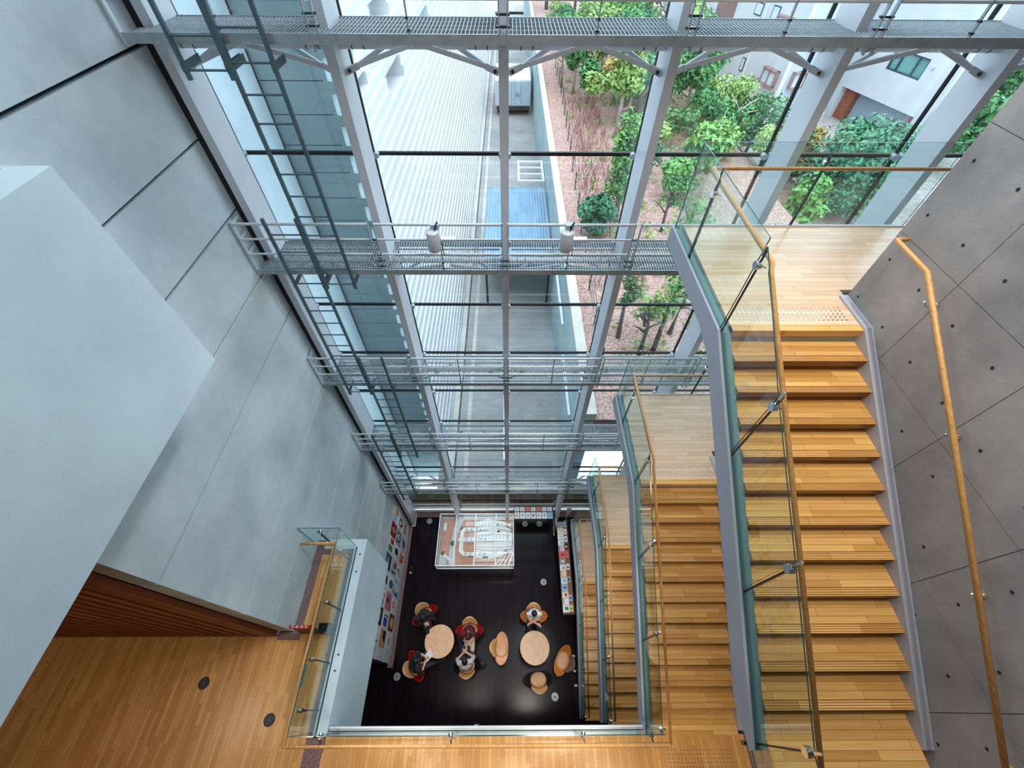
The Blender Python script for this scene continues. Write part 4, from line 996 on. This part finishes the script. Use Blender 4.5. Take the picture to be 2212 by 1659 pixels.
person((.87, 2.52, 0), D(180), 'person in white shirt and black trousers sitting with folded arms at the right hand table', .03, (0, .05, 1.19), LRv((.10, .24, .84), (-.10, .27, .80)), LRv((-.14, .48, .57), (.16, .46, .57)), LRv((-.10, .52, .0), (.10, .54, .0)), 'cloth_white', 'cloth_black', 'hair_black', .3, 0, 'cloth_black', .35)
def held(name, mb, loc, label, cat):
    o = mb.build(name, None, loc=loc); tag(o, label, cat); return o
def rot_box(mb, c, hx, hy, hz, rz, tilt=0):
    Mx = Matrix.Rotation(rz, 3, 'Z') @ Matrix.Rotation(tilt, 3, 'X'); c = Vector(c)
    return mb.hexa([c + Mx @ Vector(p) for p in ((-hx, -hy, -hz), (hx, -hy, -hz), (hx, hy, -hz), (-hx, hy, -hz), (-hx, -hy, hz), (hx, -hy, hz), (hx, hy, hz), (-hx, hy, hz))])
def L2W(loc, rz, p): return Vector(loc) + Matrix.Rotation(rz, 3, 'Z') @ Vector((p[0] * 1.1, p[1] * 1.1, p[2] * 1.07))
c = L2W((-1.42, 1.06, 0), D(8), (0, .415, .875)); mb = rot_box(MB('i_grey'), c, .036, .074, .004, D(8), .5); mb.use('i_black'); held('phone', rot_box(mb, c + Vector((0, 0, .006)), .031, .066, .001, D(8), .5), c, 'grey phone held by the person in the pale shirt', 'phone')
c = L2W((-3.0, 2.54, 0), D(205), (0, .38, .80)); mb = rot_box(MB('i_black'), c, .036, .07, .004, D(205), .4); held('phone', rot_box(mb, c + Vector((0, 0, .006)), .03, .062, .001, D(205), .4), c, 'dark phone held by the person in black by the poster wall', 'phone')
c = L2W((-3.12, 1.06, 0), D(-66), (-.05, .47, .80)); mb = rot_box(MB('paper'), c, .105, .15, .002, D(-66) + .3, .35); held('paper_sheet', rot_box(mb, c + Vector((.01, .01, .004)), .10, .14, .001, D(-66) + .4, .35), c, 'white paper sheet held by the person in the black jacket', 'paper')
mb = MB('cloth_charcoal'); 
for (x, y, z, a, b, cc) in ((0, 0, .2, .15, .11, .2), (.02, -.04, .16, .13, .10, .15), (-.03, .08, .12, .13, .06, .11)): mb.ell((-.93 + x, 1.14 + y, z), a, b, cc, 14, 9)
t = thing('backpack', (-.93, 1.14, 0), label='dark backpack standing on the floor beside the black chair', cat='bag')
o = mb.build('body', t); remesh(o, .014, 3)
for s in (-1, 1): MB('cloth_black').tube([(-.93 + s * .06, 1.05, .36), (-.93 + s * .07, .98, .30), (-.93 + s * .07, .99, .12), (-.93 + s * .06, 1.04, .06)], .014, 6).build('strap', t, True)
# ---------------------------------------------------------------- outside
RZ = 1.5
mb = MB('road_grey').box(-2.9, 6.85, RZ - .3, 2.35, 90, RZ); mb.use('coping').box(-2.62, 6.85, RZ, -2.30, 90, RZ + .03).box(-1.9, 6.85, RZ, -1.72, 90, RZ + .02)
mb.use('i_white').box(-.25, 8.2, RZ, -.13, 19, RZ + .004).box(-1.6, 27.5, RZ, -.6, 27.6, RZ + .004)
mb.use('joint_mid').box(-2.30, 6.85, RZ, -2.22, 90, RZ + .006)
o = mb.build('road', None, kind='structure')
MB('reflected_boards').box(-4.2, 6.86, 0, 9.9, 6.95, 1.35).build('wall_reflection', None, kind='structure')  # stands in for the lobby wood reflected at the foot of the glass
MB('coping').box(-4.2, 6.66, -.05, 9.9, 6.86, -.01).build('floor.005', None, kind='structure')
MB('coping').box(-2.9, 6.84, 1.3, 9.9, 7.0, RZ + .005).build('trim_8', None, kind='structure')
# retaining wall and coping
CX, GZ = 2.32, 6.6
MB('concrete_out').box(CX, 6.9, 0, CX + .3, 90, GZ + .1).build('wall_retaining', None, kind='structure')
mb = MB('coping'); y = 6.9
while y < 88: mb.box(CX - .03, y, GZ + .1, CX + .33, y + 2.38, GZ + .30); y += 2.4
mb.build('trim_9', None, kind='structure')
for (x, y0_, y1_, z, lb) in ((2.25, 8.5, 11.5, 4.4, 'pale pipe along the retaining wall, nearer one'), (2.24, 12.5, 17.0, 5.2, 'pale pipe along the retaining wall, farther one')):
    o = MB('white_metal').tube([(x, y0_, z), (x, y1_, z)], .06, 8).build('pipe', None, loc=(x, y0_, z)); tag(o, lb, 'pipe')
# garden
def gz(x): return GZ if x < 13.5 else max(4.95, GZ - (x - 13.5) * .66)
mb = MB('mulch').prism([(CX + .3, GZ - 2), (60, GZ - 2), (60, 4.95), (16, 4.95), (13.5, GZ), (CX + .3, GZ)], 6.9, 95, 'y'); mb.build('ground', None, kind='structure')
mb = MB('path_grey').prism([(16.1, 31), (16.1, 27), (17.2, 24), (18.6, 21), (20.5, 17.5), (26, 12), (60, 12), (60, 36), (22, 36), (22.6, 28), (20.5, 25), (18.4, 26.5), (17.6, 31)], 4.95, 4.97, 'z'); mb.build('path', None, kind='structure')
# low black fence along the garden edge
t = thing('fence', (3.4, 20, GZ), label='low black wire fence along the garden edge beside the retaining wall', cat='fence')
fx = lambda y: 3.05 + .028 * (min(y, 34) - 9)
for i in range(17):
    y = 9 + i * 2.0
    MB('black').box(fx(y) - .02, y - .02, GZ, fx(y) + .02, y + .02, GZ + .95).build('post', t)
for h in (.3, .6, .9):
    MB('black').tube([(fx(9 + i * 2), 9 + i * 2, GZ + h) for i in range(17)], .012, 5).build('wire', t)
# vegetation
def leaves(mb, c, rx, ry, rz, n, size, rnd, shell=.55):
    for _ in range(n):
        while True:
            p = Vector((rnd.uniform(-1, 1), rnd.uniform(-1, 1), rnd.uniform(-1, 1)))
            if shell < p.length < 1: break
        q = Vector((c[0] + p.x * rx, c[1] + p.y * ry, c[2] + p.z * rz))
        nrm = (p + Vector((rnd.gauss(0, .5), rnd.gauss(0, .5), rnd.gauss(.5, .5)))).normalized()
        a = nrm.orthogonal().normalized(); a = Matrix.Rotation(rnd.uniform(0, 6.28), 3, nrm) @ a; b = nrm.cross(a)
        s = size * rnd.uniform(.6, 1.3)
        i = mb.add([q - a * s, q - b * s * .5 + nrm * s * .15, q + a * s, q + b * s * .5 + nrm * s * .15]); mb.face(i, i + 1, i + 2, i + 3)
def tree(x, y, z0, ztop, r, leafm, label, group=None, clumps=9, n=190, size=.13, trunk='bark', bare=.35, seed=1, squash=1.0, branches=4, lean=(0, 0), name='tree'):
    rnd = random.Random(seed)
    t = thing(name, (x, y, z0), label=label, cat='tree' if name == 'tree' else 'shrub', group=group)
    hgt = ztop - z0; cb = z0 + hgt * bare
    tx, ty = x + lean[0], y + lean[1]
    mb = MB(trunk)
    mid = (x + lean[0] * .4 + rnd.uniform(-.1, .1), y + lean[1] * .4, z0 + hgt * .45)
    mb.tube([(x, y, z0 - .02), mid, (tx, ty, ztop - hgt * .2)], .035 + .022 * hgt, 7, .02)
    mb.build('trunk', t, True)
    for k in range(branches):
        a = rnd.uniform(0, 6.28); s = z0 + hgt * rnd.uniform(bare * .7, .75)
        f = (s - z0) / hgt
        p = Vector((x + lean[0] * f, y + lean[1] * f, s)); q = p + Vector((math.cos(a) * r * .75, math.sin(a) * r * .75, r * rnd.uniform(.25, .7)))
        MB(trunk).tube([p, p.lerp(q, .5) + Vector((0, 0, .06)), q], .03 + .006 * hgt, 6, .01).build('branch', t, True)
    mb = MB(leafm)
    cz = (cb + ztop) / 2; hz = (ztop - cb) / 2
    for k in range(clumps):
        a = rnd.uniform(0, 6.28); rr = r * rnd.uniform(.1, .62); h = rnd.uniform(-.65, .65)
        f = (cz + h * hz - z0) / hgt
        leaves(mb, (x + lean[0] * f + rr * math.cos(a), y + lean[1] * f + rr * math.sin(a), cz + h * hz), r * .5, r * .5, max(.25, hz * .42) * squash, n, size, rnd, .35)
    mb.build('crown', t)
    return t
tree(5.0, 18.1, GZ, 11.3, .75, 'leaf_bright', 'bright green columnar tree standing in the garden behind the white post right of centre', None, 22, 190, .11, 'bark', .22, 3, branches=3)
tree(3.95, 16.9, GZ, 8.4, .95, 'leaf_dark', 'round clipped dark green shrub at the garden edge near the retaining wall', None, 14, 190, .11, 'bark', .12, 4, branches=3, name='shrub')
tree(9.3, 20.9, GZ, 9.9, 1.25, 'leaf_bright', 'bright broad leaved tree behind the corner of the top landing glass', None, 14, 140, .19, 'bark', .3, 5)
tree(8.2, 20.2, GZ, 8.6, .95, 'leaf_bright', 'broad leaved shrub left of the top landing glass corner', None, 9, 120, .19, 'bark', .2, 6, name='shrub')
tree(18.3, 22.4, 4.95, 9.3, 2.6, 'leaf_dark', 'large dark green tree in front of the white garage house', None, 46, 300, .15, 'bark', .08, 7)
tree(15.5, 20.7, 4.95, 7.5, 1.5, 'leaf_bright', 'leafy bright shrub seen through the top landing glass', None, 10, 130, .19, 'bark', .15, 8, name='shrub')
for i, (x, y, zt, r, m, lb) in enumerate(((15.2, 28.0, 9.0, 1.7, 'leaf_mid', 'round hedge shrub below the grey house, right one'), (13.2, 29.5, 9.4, 1.7, 'leaf_pale', 'feathery pale shrub below the grey house'), (11.6, 27.5, 9.2, 1.3, 'leaf_mid', 'mid green shrub left of the hedge'), (11.8, 24.6, 8.3, 1.0, 'leaf_dry', 'dry straw coloured shrub in the garden'), (16.3, 26.0, 8.4, 1.3, 'leaf_mid', 'low shrub beside the garden path'), (17.4, 25.6, 7.9, .8, 'leaf_dry', 'small dry shrub next to the garden path'))):
    tree(x, y, gz(x), zt, r, m, lb, None, 14, 200, .13, 'bark', .1, 20 + i, name='shrub', branches=3)
T_ = [(6.5, 27.4, 12.2, 1.2, 'leaf_pale', 'bark_pale', 'slender tree with forked pale trunk behind the columnar tree'), (10.9, 29.0, 11.6, 1.5, 'leaf_mid', 'bark_pale', 'tall tree at the left edge of the grey house'), (4.6, 35.0, 10.4, .8, 'leaf_mid', 'bark_pale', 'thin pale trunked tree at the far end of the fence'), (6.2, 38.0, 11.5, 1.7, 'leaf_pale', 'bark', 'pale green tree in the far left garden'), (8.6, 36.0, 11.2, 1.9, 'leaf_mid', 'bark', 'bushy mid green tree in the far garden'), (9.6, 41.5, 12.0, 2.2, 'leaf_bright', 'bark', 'bright bushy tree far behind in the garden'), (12.4, 38.5, 11.8, 2.0, 'leaf_pale', 'bark_pale', 'pale tree far behind near the houses'), (6.0, 50.0, 13.5, 2.8, 'leaf_dark', 'bark', 'dark tree above the topmost catwalk, left'), (10.5, 53.0, 14.5, 3.2, 'leaf_mid', 'bark', 'large green tree above the topmost catwalk, middle'), (16.0, 55.0, 13.0, 3.2, 'leaf_bright', 'bark', 'bright green tree above the topmost catwalk, right'), (13.0, 33.5, 11.4, 1.4, 'leaf_mid', 'bark_pale', 'narrow tree in front of the grey house'), (4.2, 62.0, 15.0, 3.2, 'leaf_dark', 'bark', 'farthest dark tree at the end of the road'), (10.4, 32.6, 10.6, 1.4, 'leaf_pale', 'bark_pale', 'light airy tree between the slender tree and the grey house'),
      (7.8, 30.8, 10.2, 1.2, 'leaf_mid', 'bark_pale', 'small mid green tree behind the slender tree'), (9.2, 33.6, 10.4, 1.3, 'leaf_bright', 'bark_pale', 'small bright tree amid the far garden trees'), (7.3, 33.4, 9.6, 1.0, 'leaf_dry', 'bark_pale', 'small dry leaved tree amid the far garden trees')]
for i, (x, y, zt, r, m, tr, lb) in enumerate(T_):
    tree(x, y, gz(x), zt, r, m, lb, None, 15, 170, .17 if y < 45 else .28, tr, .35, 40 + i, branches=5)
NT = [(5.9, 30.5), (7.4, 29.2), (8.6, 31.6), (5.4, 33.0), (6.6, 35.6), (9.4, 29.4), (11.6, 35.6), (12.6, 31.6), (5.2, 40.5), (7.4, 42.5), (11.8, 43.5), (14.2, 42.0), (8.4, 25.0), (9.6, 26.2), (10.6, 23.2), (7.6, 22.6), (14.3, 24.2), (13.0, 26.6), (4.2, 40), (5.2, 45.0), (4.4, 50), (6.8, 47), (9.0, 49), (12.5, 48.5), (3.9, 36.4), (15.5, 46.5)]
NL = ['first', 'second', 'third', 'fourth', 'fifth', 'sixth', 'seventh', 'eighth', 'ninth']
for i, (x, y) in enumerate(NT):
    lb = 'small open crowned tree with thin pale trunk, among the %s garden trees' % ('nearer' if y < 27 else 'farther')
    tree(x, y, gz(x), 9.2 + (i * 37 % 10) * .17 if y > 28 else 8.4 + (i % 3) * .3, .95 + (i % 3) * .2, ('leaf_pale', 'leaf_mid', 'leaf_bright', 'leaf_mid')[i % 4], lb, 'small trees in the near bed' if y < 27 else 'small trees in the far bed', 9, 110, .12 if y < 30 else .16, 'bark_pale', .35, 110 + i, branches=5, lean=(.2 * (i % 3 - 1), .2))
for i, (x, y, zt, r, lb) in enumerate(((27.0, 27.0, 9.5, 2.2, 'street tree seen through the narrow gap beside the concrete right wall, nearer one'), (33.5, 33.5, 11.0, 3.0, 'street tree seen through the narrow gap beside the concrete right wall, farther one'), (24.0, 20.5, 8.2, 2.0, 'low street shrub at the far right behind the right wall'))):
    tree(x, y, 4.95, zt, r, 'leaf_mid', lb, None, 16, 200, .2, 'bark', .25, 150 + i)
G_ = [(4.5, 9.6, 9.0, .55, (.0, .6), 'gnarled low tree close to the glass, left of the dark vertical joint'), (5.0, 9.7, 9.6, .8, (.5, 1.0), 'gnarled forked tree close to the glass, right one'), (3.9, 10.4, 9.2, .5, (.3, .9), 'crooked small tree close to the glass beside the fence'), (5.8, 10.6, 9.4, .9, (.8, 1.2), 'leaning tree close to the glass under the landing edge'), (6.6, 14.0, 9.6, 1.0, (.3, .6), 'small branching tree below the spotlight catwalk'), (7.0, 17.2, 9.0, .9, (0, .3), 'small pale branched tree right of the columnar tree')]
for i, (x, y, zt, r, ln, lb) in enumerate(G_):
    tree(x, y, GZ, zt, r, ('leaf_pale', 'leaf_bright', 'leaf_mid')[i % 3], lb, None, 6, 60, .085, 'bark', .45, 70 + i, branches=6, lean=ln)
# bare reddish stems and ground cover in the garden bed: uncountable
rnd = random.Random(3); mb = MB('twig_red')
for _ in range(1300):
    y = rnd.uniform(13, 34); x = rnd.uniform(fx(y) + .25, fx(y) + 2.3); h = rnd.uniform(.3, .75)
    mb.tube([(x, y, GZ), (x + rnd.uniform(-.18, .18), y + rnd.uniform(-.1, .25), GZ + h)], .012, 3, .004, caps=False)
o = mb.build('bare_stems'); tag(o, 'bed of bare reddish plant stems beside the fence', 'plant stems', kind='stuff')
mb = MB('leaf_pale')
for _ in range(420):
    y = rnd.uniform(9, 50); x = fx(y) + .3 + rnd.random() ** .7 * (3 + y * .18)
    leaves(mb, (x, y, GZ + .15), .3, .3, .2, 14, .09, rnd, .1)
o = mb.build('ground_cover'); tag(o, 'scattered low green ground cover plants on the mulch', 'ground cover', kind='stuff')
# clapboard wall along the road
t = thing('building', (-3.0, 40, RZ), label='long white building with stepped horizontal boards along the left of the road', cat='building')
zb = RZ + .2; bh = .37; yA, yB = 9.3, 88
wx = lambda z: -2.62 - .2 * (z - 1.7)
mb = MB('clap_white'); i = 0
NI = {}
for rows_, ys_ in (((26, 27), [(18.6, 21.6), (27, 31), (39, 44)]), ((29,), [(14.2, 16.6), (21.5, 24.5), (31, 35)]), ((31, 32), [(13.6, 16.2), (19.5, 22.5), (28, 32)]), ((34, 35), [(13, 15.4), (18.5, 21.5), (27, 31)])):
    for r_ in rows_: NI[r_] = ys_
def off(y): return y * 1.0
while zb < 18.5:
    x0 = wx(zb)
    cuts = NI.get(i, []); ys = yA
    segs = []
    for (a, b) in cuts: segs.append((ys, a)); ys = b
    segs.append((ys, yB))
    for (a, b) in segs: mb.box(-9, a, zb, x0, b, zb + bh)
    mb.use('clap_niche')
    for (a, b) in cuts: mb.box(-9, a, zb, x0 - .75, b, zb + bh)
    if not cuts:
        for q in range(9):
            yy = 9.9 + (i % 4) * .55 + q * 4.6 + .2 * ((i * 7 + q * 3) % 5)
            mb.box(x0 - .01, yy, zb, x0 + .003, yy + .010, zb + bh).box(x0 - .01, yy, zb - .003, x0 + .072, yy + .010, zb + .003)
    mb.use('clap_white')
    zb += bh; i += 1
mb.build('boarded_wall', t)
MB('concrete_out').box(-4.1, yA, RZ - .1, -2.55, yB, RZ + .2).build('plinth', t)
# concrete wing wall just outside the glass, slotted edge
mb = MB('concrete_out'); z = -.11
k = 0
while z < 18.6:
    mb.box(-4.2, 8.2, z + .008, -3.02, 8.45, z + .492); mb.box(-3.02, 8.2, z + .008 + .30, -2.84, 8.45, z + .492)
    mb.use('joint_dark').box(-4.2, 8.215, z - .008, -3.1, 8.4, z + .008); mb.use('concrete_out').box(-3.1, 8.2, z - .008, -3.02, 8.45, z + .008)
    z += .5; k += 1
mb.use('joint_dark').box(-4.19, 8.14, 0, -4.155, 8.2, 18.6)
mb.build('wall_wing', None, kind='structure')
# corrugated roof over the ramp
t = thing('corrugated_roof', (.8, 22.5, 4.5), label='blue grey corrugated steel roof over the sunken road', cat='roof')
mb = MB('roof_blue'); poly = []; n = 44
for i in range(n + 1): poly.append((-1.33 + 3.58 * i / n, 4.52 + (.03 if i % 2 else 0)))
poly += [(2.25, 4.46), (-1.33, 4.46)]
mb.prism(poly, 17.6, 25.4, 'y'); mb.build('sheet', t)
for (x, y) in ((-1.2, 18), (2.1, 18), (-1.2, 25), (2.1, 25)): MB('dark_steel').box(x - .06, y - .06, RZ, x + .06, y + .06, 4.46).build('post', t)
MB('coping').box(2.0, 18.4, 4.55, 2.2, 18.7, 4.75).build('vent', t)
t = thing('steel_frame', (1.45, 28, 4.0), label='white steel frame with cross bars behind the corrugated roof', cat='frame')
mb = MB('white_metal')
for x in (.62, 2.2): mb.box(x - .06, 26.4, 4.35, x + .06, 29.3, 4.47)
mb.build('side_beam', t)
for y in (26.5, 27.4, 28.3, 29.2): MB('white_metal').box(.62, y - .06, 4.36, 2.2, y + .06, 4.46).build('cross_bar', t)
for (x, y) in ((.62, 26.5), (2.2, 26.5), (.62, 29.2), (2.2, 29.2)): MB('white_metal').box(x - .05, y - .05, RZ, x + .05, y + .05, 4.36).build('post', t)
# truck
t = thing('truck', (.3, 47, RZ), label='white box truck parked far along the sunken road', cat='truck')
MB('truck_white').box(-1.3, 45.6, RZ + .9, 2.0, 50.5, RZ + 3.0).build('cargo_box', t)
mb = MB('truck_blue').box(-1.25, 45.55, RZ + .95, .33, 45.6, RZ + 2.9).box(.37, 45.55, RZ + .95, 1.95, 45.6, RZ + 2.9)
d_ = mb.build('rear_door', t)
mb = MB('galv')
for x in (-.4, .2, .5, 1.1): mb.box(x, 45.52, RZ + 1.0, x + .05, 45.55, RZ + 2.85)
mb.box(.6, 45.5, RZ + 1.7, 1.0, 45.55, RZ + 2.0); mb.build('latch_bar', d_)
MB('dark_steel').box(-1.2, 45.7, RZ + .5, 1.9, 50, RZ + .9).build('chassis', t)
MB('truck_white').box(-1.2, 50.7, RZ + .5, 1.9, 52.5, RZ + 2.5).build('cab', t)
for (x, y) in ((-1.0, 46.8), (1.7, 46.8), (-1.0, 51.5), (1.7, 51.5)): MB('tyre').tube([(x - .14, y, RZ + .45), (x + .14, y, RZ + .45)], .45, 16).build('wheel', t)
# ---------------------------------------------------------------- houses
dA = Vector((-.275, .9614, 0)); nA = Vector((-.9614, -.275, 0))
def house(P0, label, name='house'):
    t = thing(name, P0, label=label, cat='house'); P0 = Vector(P0)
    def pt(s, z, o): return P0 - dA * s + nA * o + Vector((0, 0, z - P0.z))     # s towards the viewer, o outwards
    def slab(mb, s0, s1, z0, z1, o0, o1): return mb.hexa([pt(s0, z0, o0), pt(s1, z0, o0), pt(s1, z0, o1), pt(s0, z0, o1), pt(s0, z1, o0), pt(s1, z1, o0), pt(s1, z1, o1), pt(s0, z1, o1)])
    return t, pt, slab
t, pt, slab = house((24.564, 35.69, 5.0), 'white house with wide garage door and large three part window')
mb = MB('house_white'); slab(mb, -1.5, -.1, 3, 14, -3, 0); slab(mb, 6.0, 6.8, 3, 14, -3, 0); slab(mb, -.1, 6.0, 6.95, 8.6, -3, 0); slab(mb, -.1, 2.25, 8.6, 9.7, -3, 0); slab(mb, 4.8, 6.0, 8.6, 9.7, -3, 0); slab(mb, -.1, 6.0, 9.7, 14, -3, 0); slab(mb, 2.25, 4.8, 8.6, 9.7, -3, -.3); slab(mb, -.1, 6.0, 3, 6.95, -3, -1.0)
mb.build('wall', t)
mb = MB('garage_door'); slab(mb, .85, 5.4, 3, 6.95, -.98, -.9); mb.build('garage_door', t)
mb = MB('house_brick'); slab(mb, -.1, .8, 3, 6.95, -.98, -.5); slab(mb, 5.45, 6.0, 3, 6.95, -.98, -.5); mb.build('timber_panel', t)
mb = MB('house_frame'); slab(mb, 2.25, 4.8, 8.6, 8.68, -.28, -.05); slab(mb, 2.25, 4.8, 9.62, 9.7, -.28, -.05)
for s in (2.25, 2.85, 4.0, 4.72): slab(mb, s, s + .08, 8.6, 9.7, -.28, -.05)
w = mb.build('window', t)
mb = MB('house_glass'); slab(mb, 2.3, 4.75, 8.65, 9.65, -.2, -.18); mb.build('pane', w)
mb = MB('house_white'); slab(mb, 5.1, 5.3, 9.35, 9.5, 0, .12); mb.build('vent_hood', t)
mb = MB('house_white'); slab(mb, -2, 0.3, 3, 5.4, .8, 1.0); mb.build('garden_wall', t)
t, pt, slab = house((19.424, 34.725, 5.0), 'pale grey house with brown framed bay windows behind the garden hedge')
mb = MB('house_white'); slab(mb, -7.5, 0, 3, 15, -.3, 0); slab(mb, -7.5, -.02, 3, 14.9, -4, -.3); mb.build('wall', t)
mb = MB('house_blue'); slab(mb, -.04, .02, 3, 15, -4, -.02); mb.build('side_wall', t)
mb = MB('white_metal'); slab(mb, -.15, .08, 3, 15, .0, .09); slab(mb, -4.25, -4.2, 3, 15, 0, .06); mb.build('drain_pipe', t)
def bay(s0, s1, z0, z1):
    mb = MB('house_frame_brown'); slab(mb, s0, s1, z0, z0 + .10, 0, .38); slab(mb, s0, s1, z1 - .08, z1, 0, .42)
    for a in (s0, (s0 + s1) / 2 - .03, s1 - .07): slab(mb, a, a + .07, z0, z1, .02, .34)
    w = mb.build('bay_window', t); mb = MB('house_curtain'); slab(mb, s0 + .06, s1 - .06, z0 + .1, z1 - .08, .05, .28); mb.build('pane', w)
bay(-1.99, -.62, 6.98, 7.95); bay(-2.6, -1.3, 9.7, 10.7)
def flatw(s0, s1, z0, z1):
    mb = MB('house_frame'); slab(mb, s0, s1, z0, z1, .0, .04); w = mb.build('window', t); mb = MB('house_curtain'); slab(mb, s0 + .07, s1 - .07, z0 + .07, z1 - .07, .04, .05); mb.build('pane', w)
flatw(-4.85, -4.45, 6.95, 7.8); flatw(-3.6, -2.9, 10.0, 11); flatw(-5.4, -4.6, 10.2, 10.9)
P0 = Vector((19.424, 34.725, 5.0))
def slb(mb, e0, e1, z0, z1, o0, o1):
    q = lambda e, z, o: P0 - nA * e - dA * o + Vector((0, 0, z - 5))
    return mb.hexa([q(e0, z0, o0), q(e1, z0, o0), q(e1, z0, o1), q(e0, z0, o1), q(e0, z1, o0), q(e1, z1, o0), q(e1, z1, o1), q(e0, z1, o1)])
for (e0, e1, z0, z1) in ((.45, 1.5, 7.1, 8.05), (.6, 1.7, 9.7, 10.6)):
    mb = MB('house_frame_brown'); slb(mb, e0, e1, z0, z0 + .1, .02, .40); slb(mb, e0, e1, z1 - .08, z1, .02, .42)
    for a in (e0, (e0 + e1) / 2, e1 - .07): slb(mb, a, a + .07, z0, z1, .03, .34)
    w = mb.build('bay_window', t); mb = MB('house_curtain'); slb(mb, e0 + .06, e1 - .06, z0 + .1, z1 - .08, .04, .28); mb.build('pane', w)
t, pt, slab = house((31.5, 42.5, 5.0), 'white neighbouring house at the top right corner, with blue green window')
mb = MB('house_white'); slab(mb, -6, 7, 3, 17, -6, 0); slab(mb, -2, 3, 9.5, 9.7, 0, 1.2); mb.build('wall', t)
mb = MB('house_frame'); slab(mb, 1.2, 3.4, 9.9, 11.8, 0, .05); w = mb.build('window', t); mb = MB('house_glass'); slab(mb, 1.3, 3.3, 10, 11.7, .05, .07); mb.build('pane', w)
mb = MB('house_frame'); slab(mb, -3, -1.2, 9.9, 11.8, 0, .05); w = mb.build('window', t); mb = MB('house_curtain'); slab(mb, -2.9, -1.3, 10, 11.7, .05, .07); mb.build('pane', w)
mb = MB('galv_light')
for s in range(12): slab(mb, -1.95 + s * .42, -1.93 + s * .42, 9.7, 10.6, 1.15, 1.18)
slab(mb, -2, 3, 10.58, 10.63, 1.14, 1.2); mb.build('balcony_rail', t)
t, pt, slab = house((17.0, 48.0, 5.0), 'dark brown house with glazed doors behind a pale balcony, above the topmost catwalk')
mb = MB('house_frame_brown'); slab(mb, -5, 3, 3, 16, -5, 0); mb.build('wall', t)
mb = MB('house_frame')
for s in (-2.2, -.9, .4): slab(mb, s, s + 1.0, 9.6, 11.8, 0, .06)
w = mb.build('glazed_door', t); mb = MB('house_glass')
for s in (-2.2, -.9, .4): slab(mb, s + .1, s + .9, 9.7, 11.7, .06, .08)
mb.build('pane', w)
mb = MB('house_white'); slab(mb, -5, 3, 8.6, 10.0, .9, 1.0); slab(mb, -5, 3, 8.5, 8.65, 0, 1.0); mb.build('balcony', t)
# far ground
MB('path_grey').box(-60, 88, RZ - .2, 80, 160, RZ).build('ground.001', None, kind='structure')
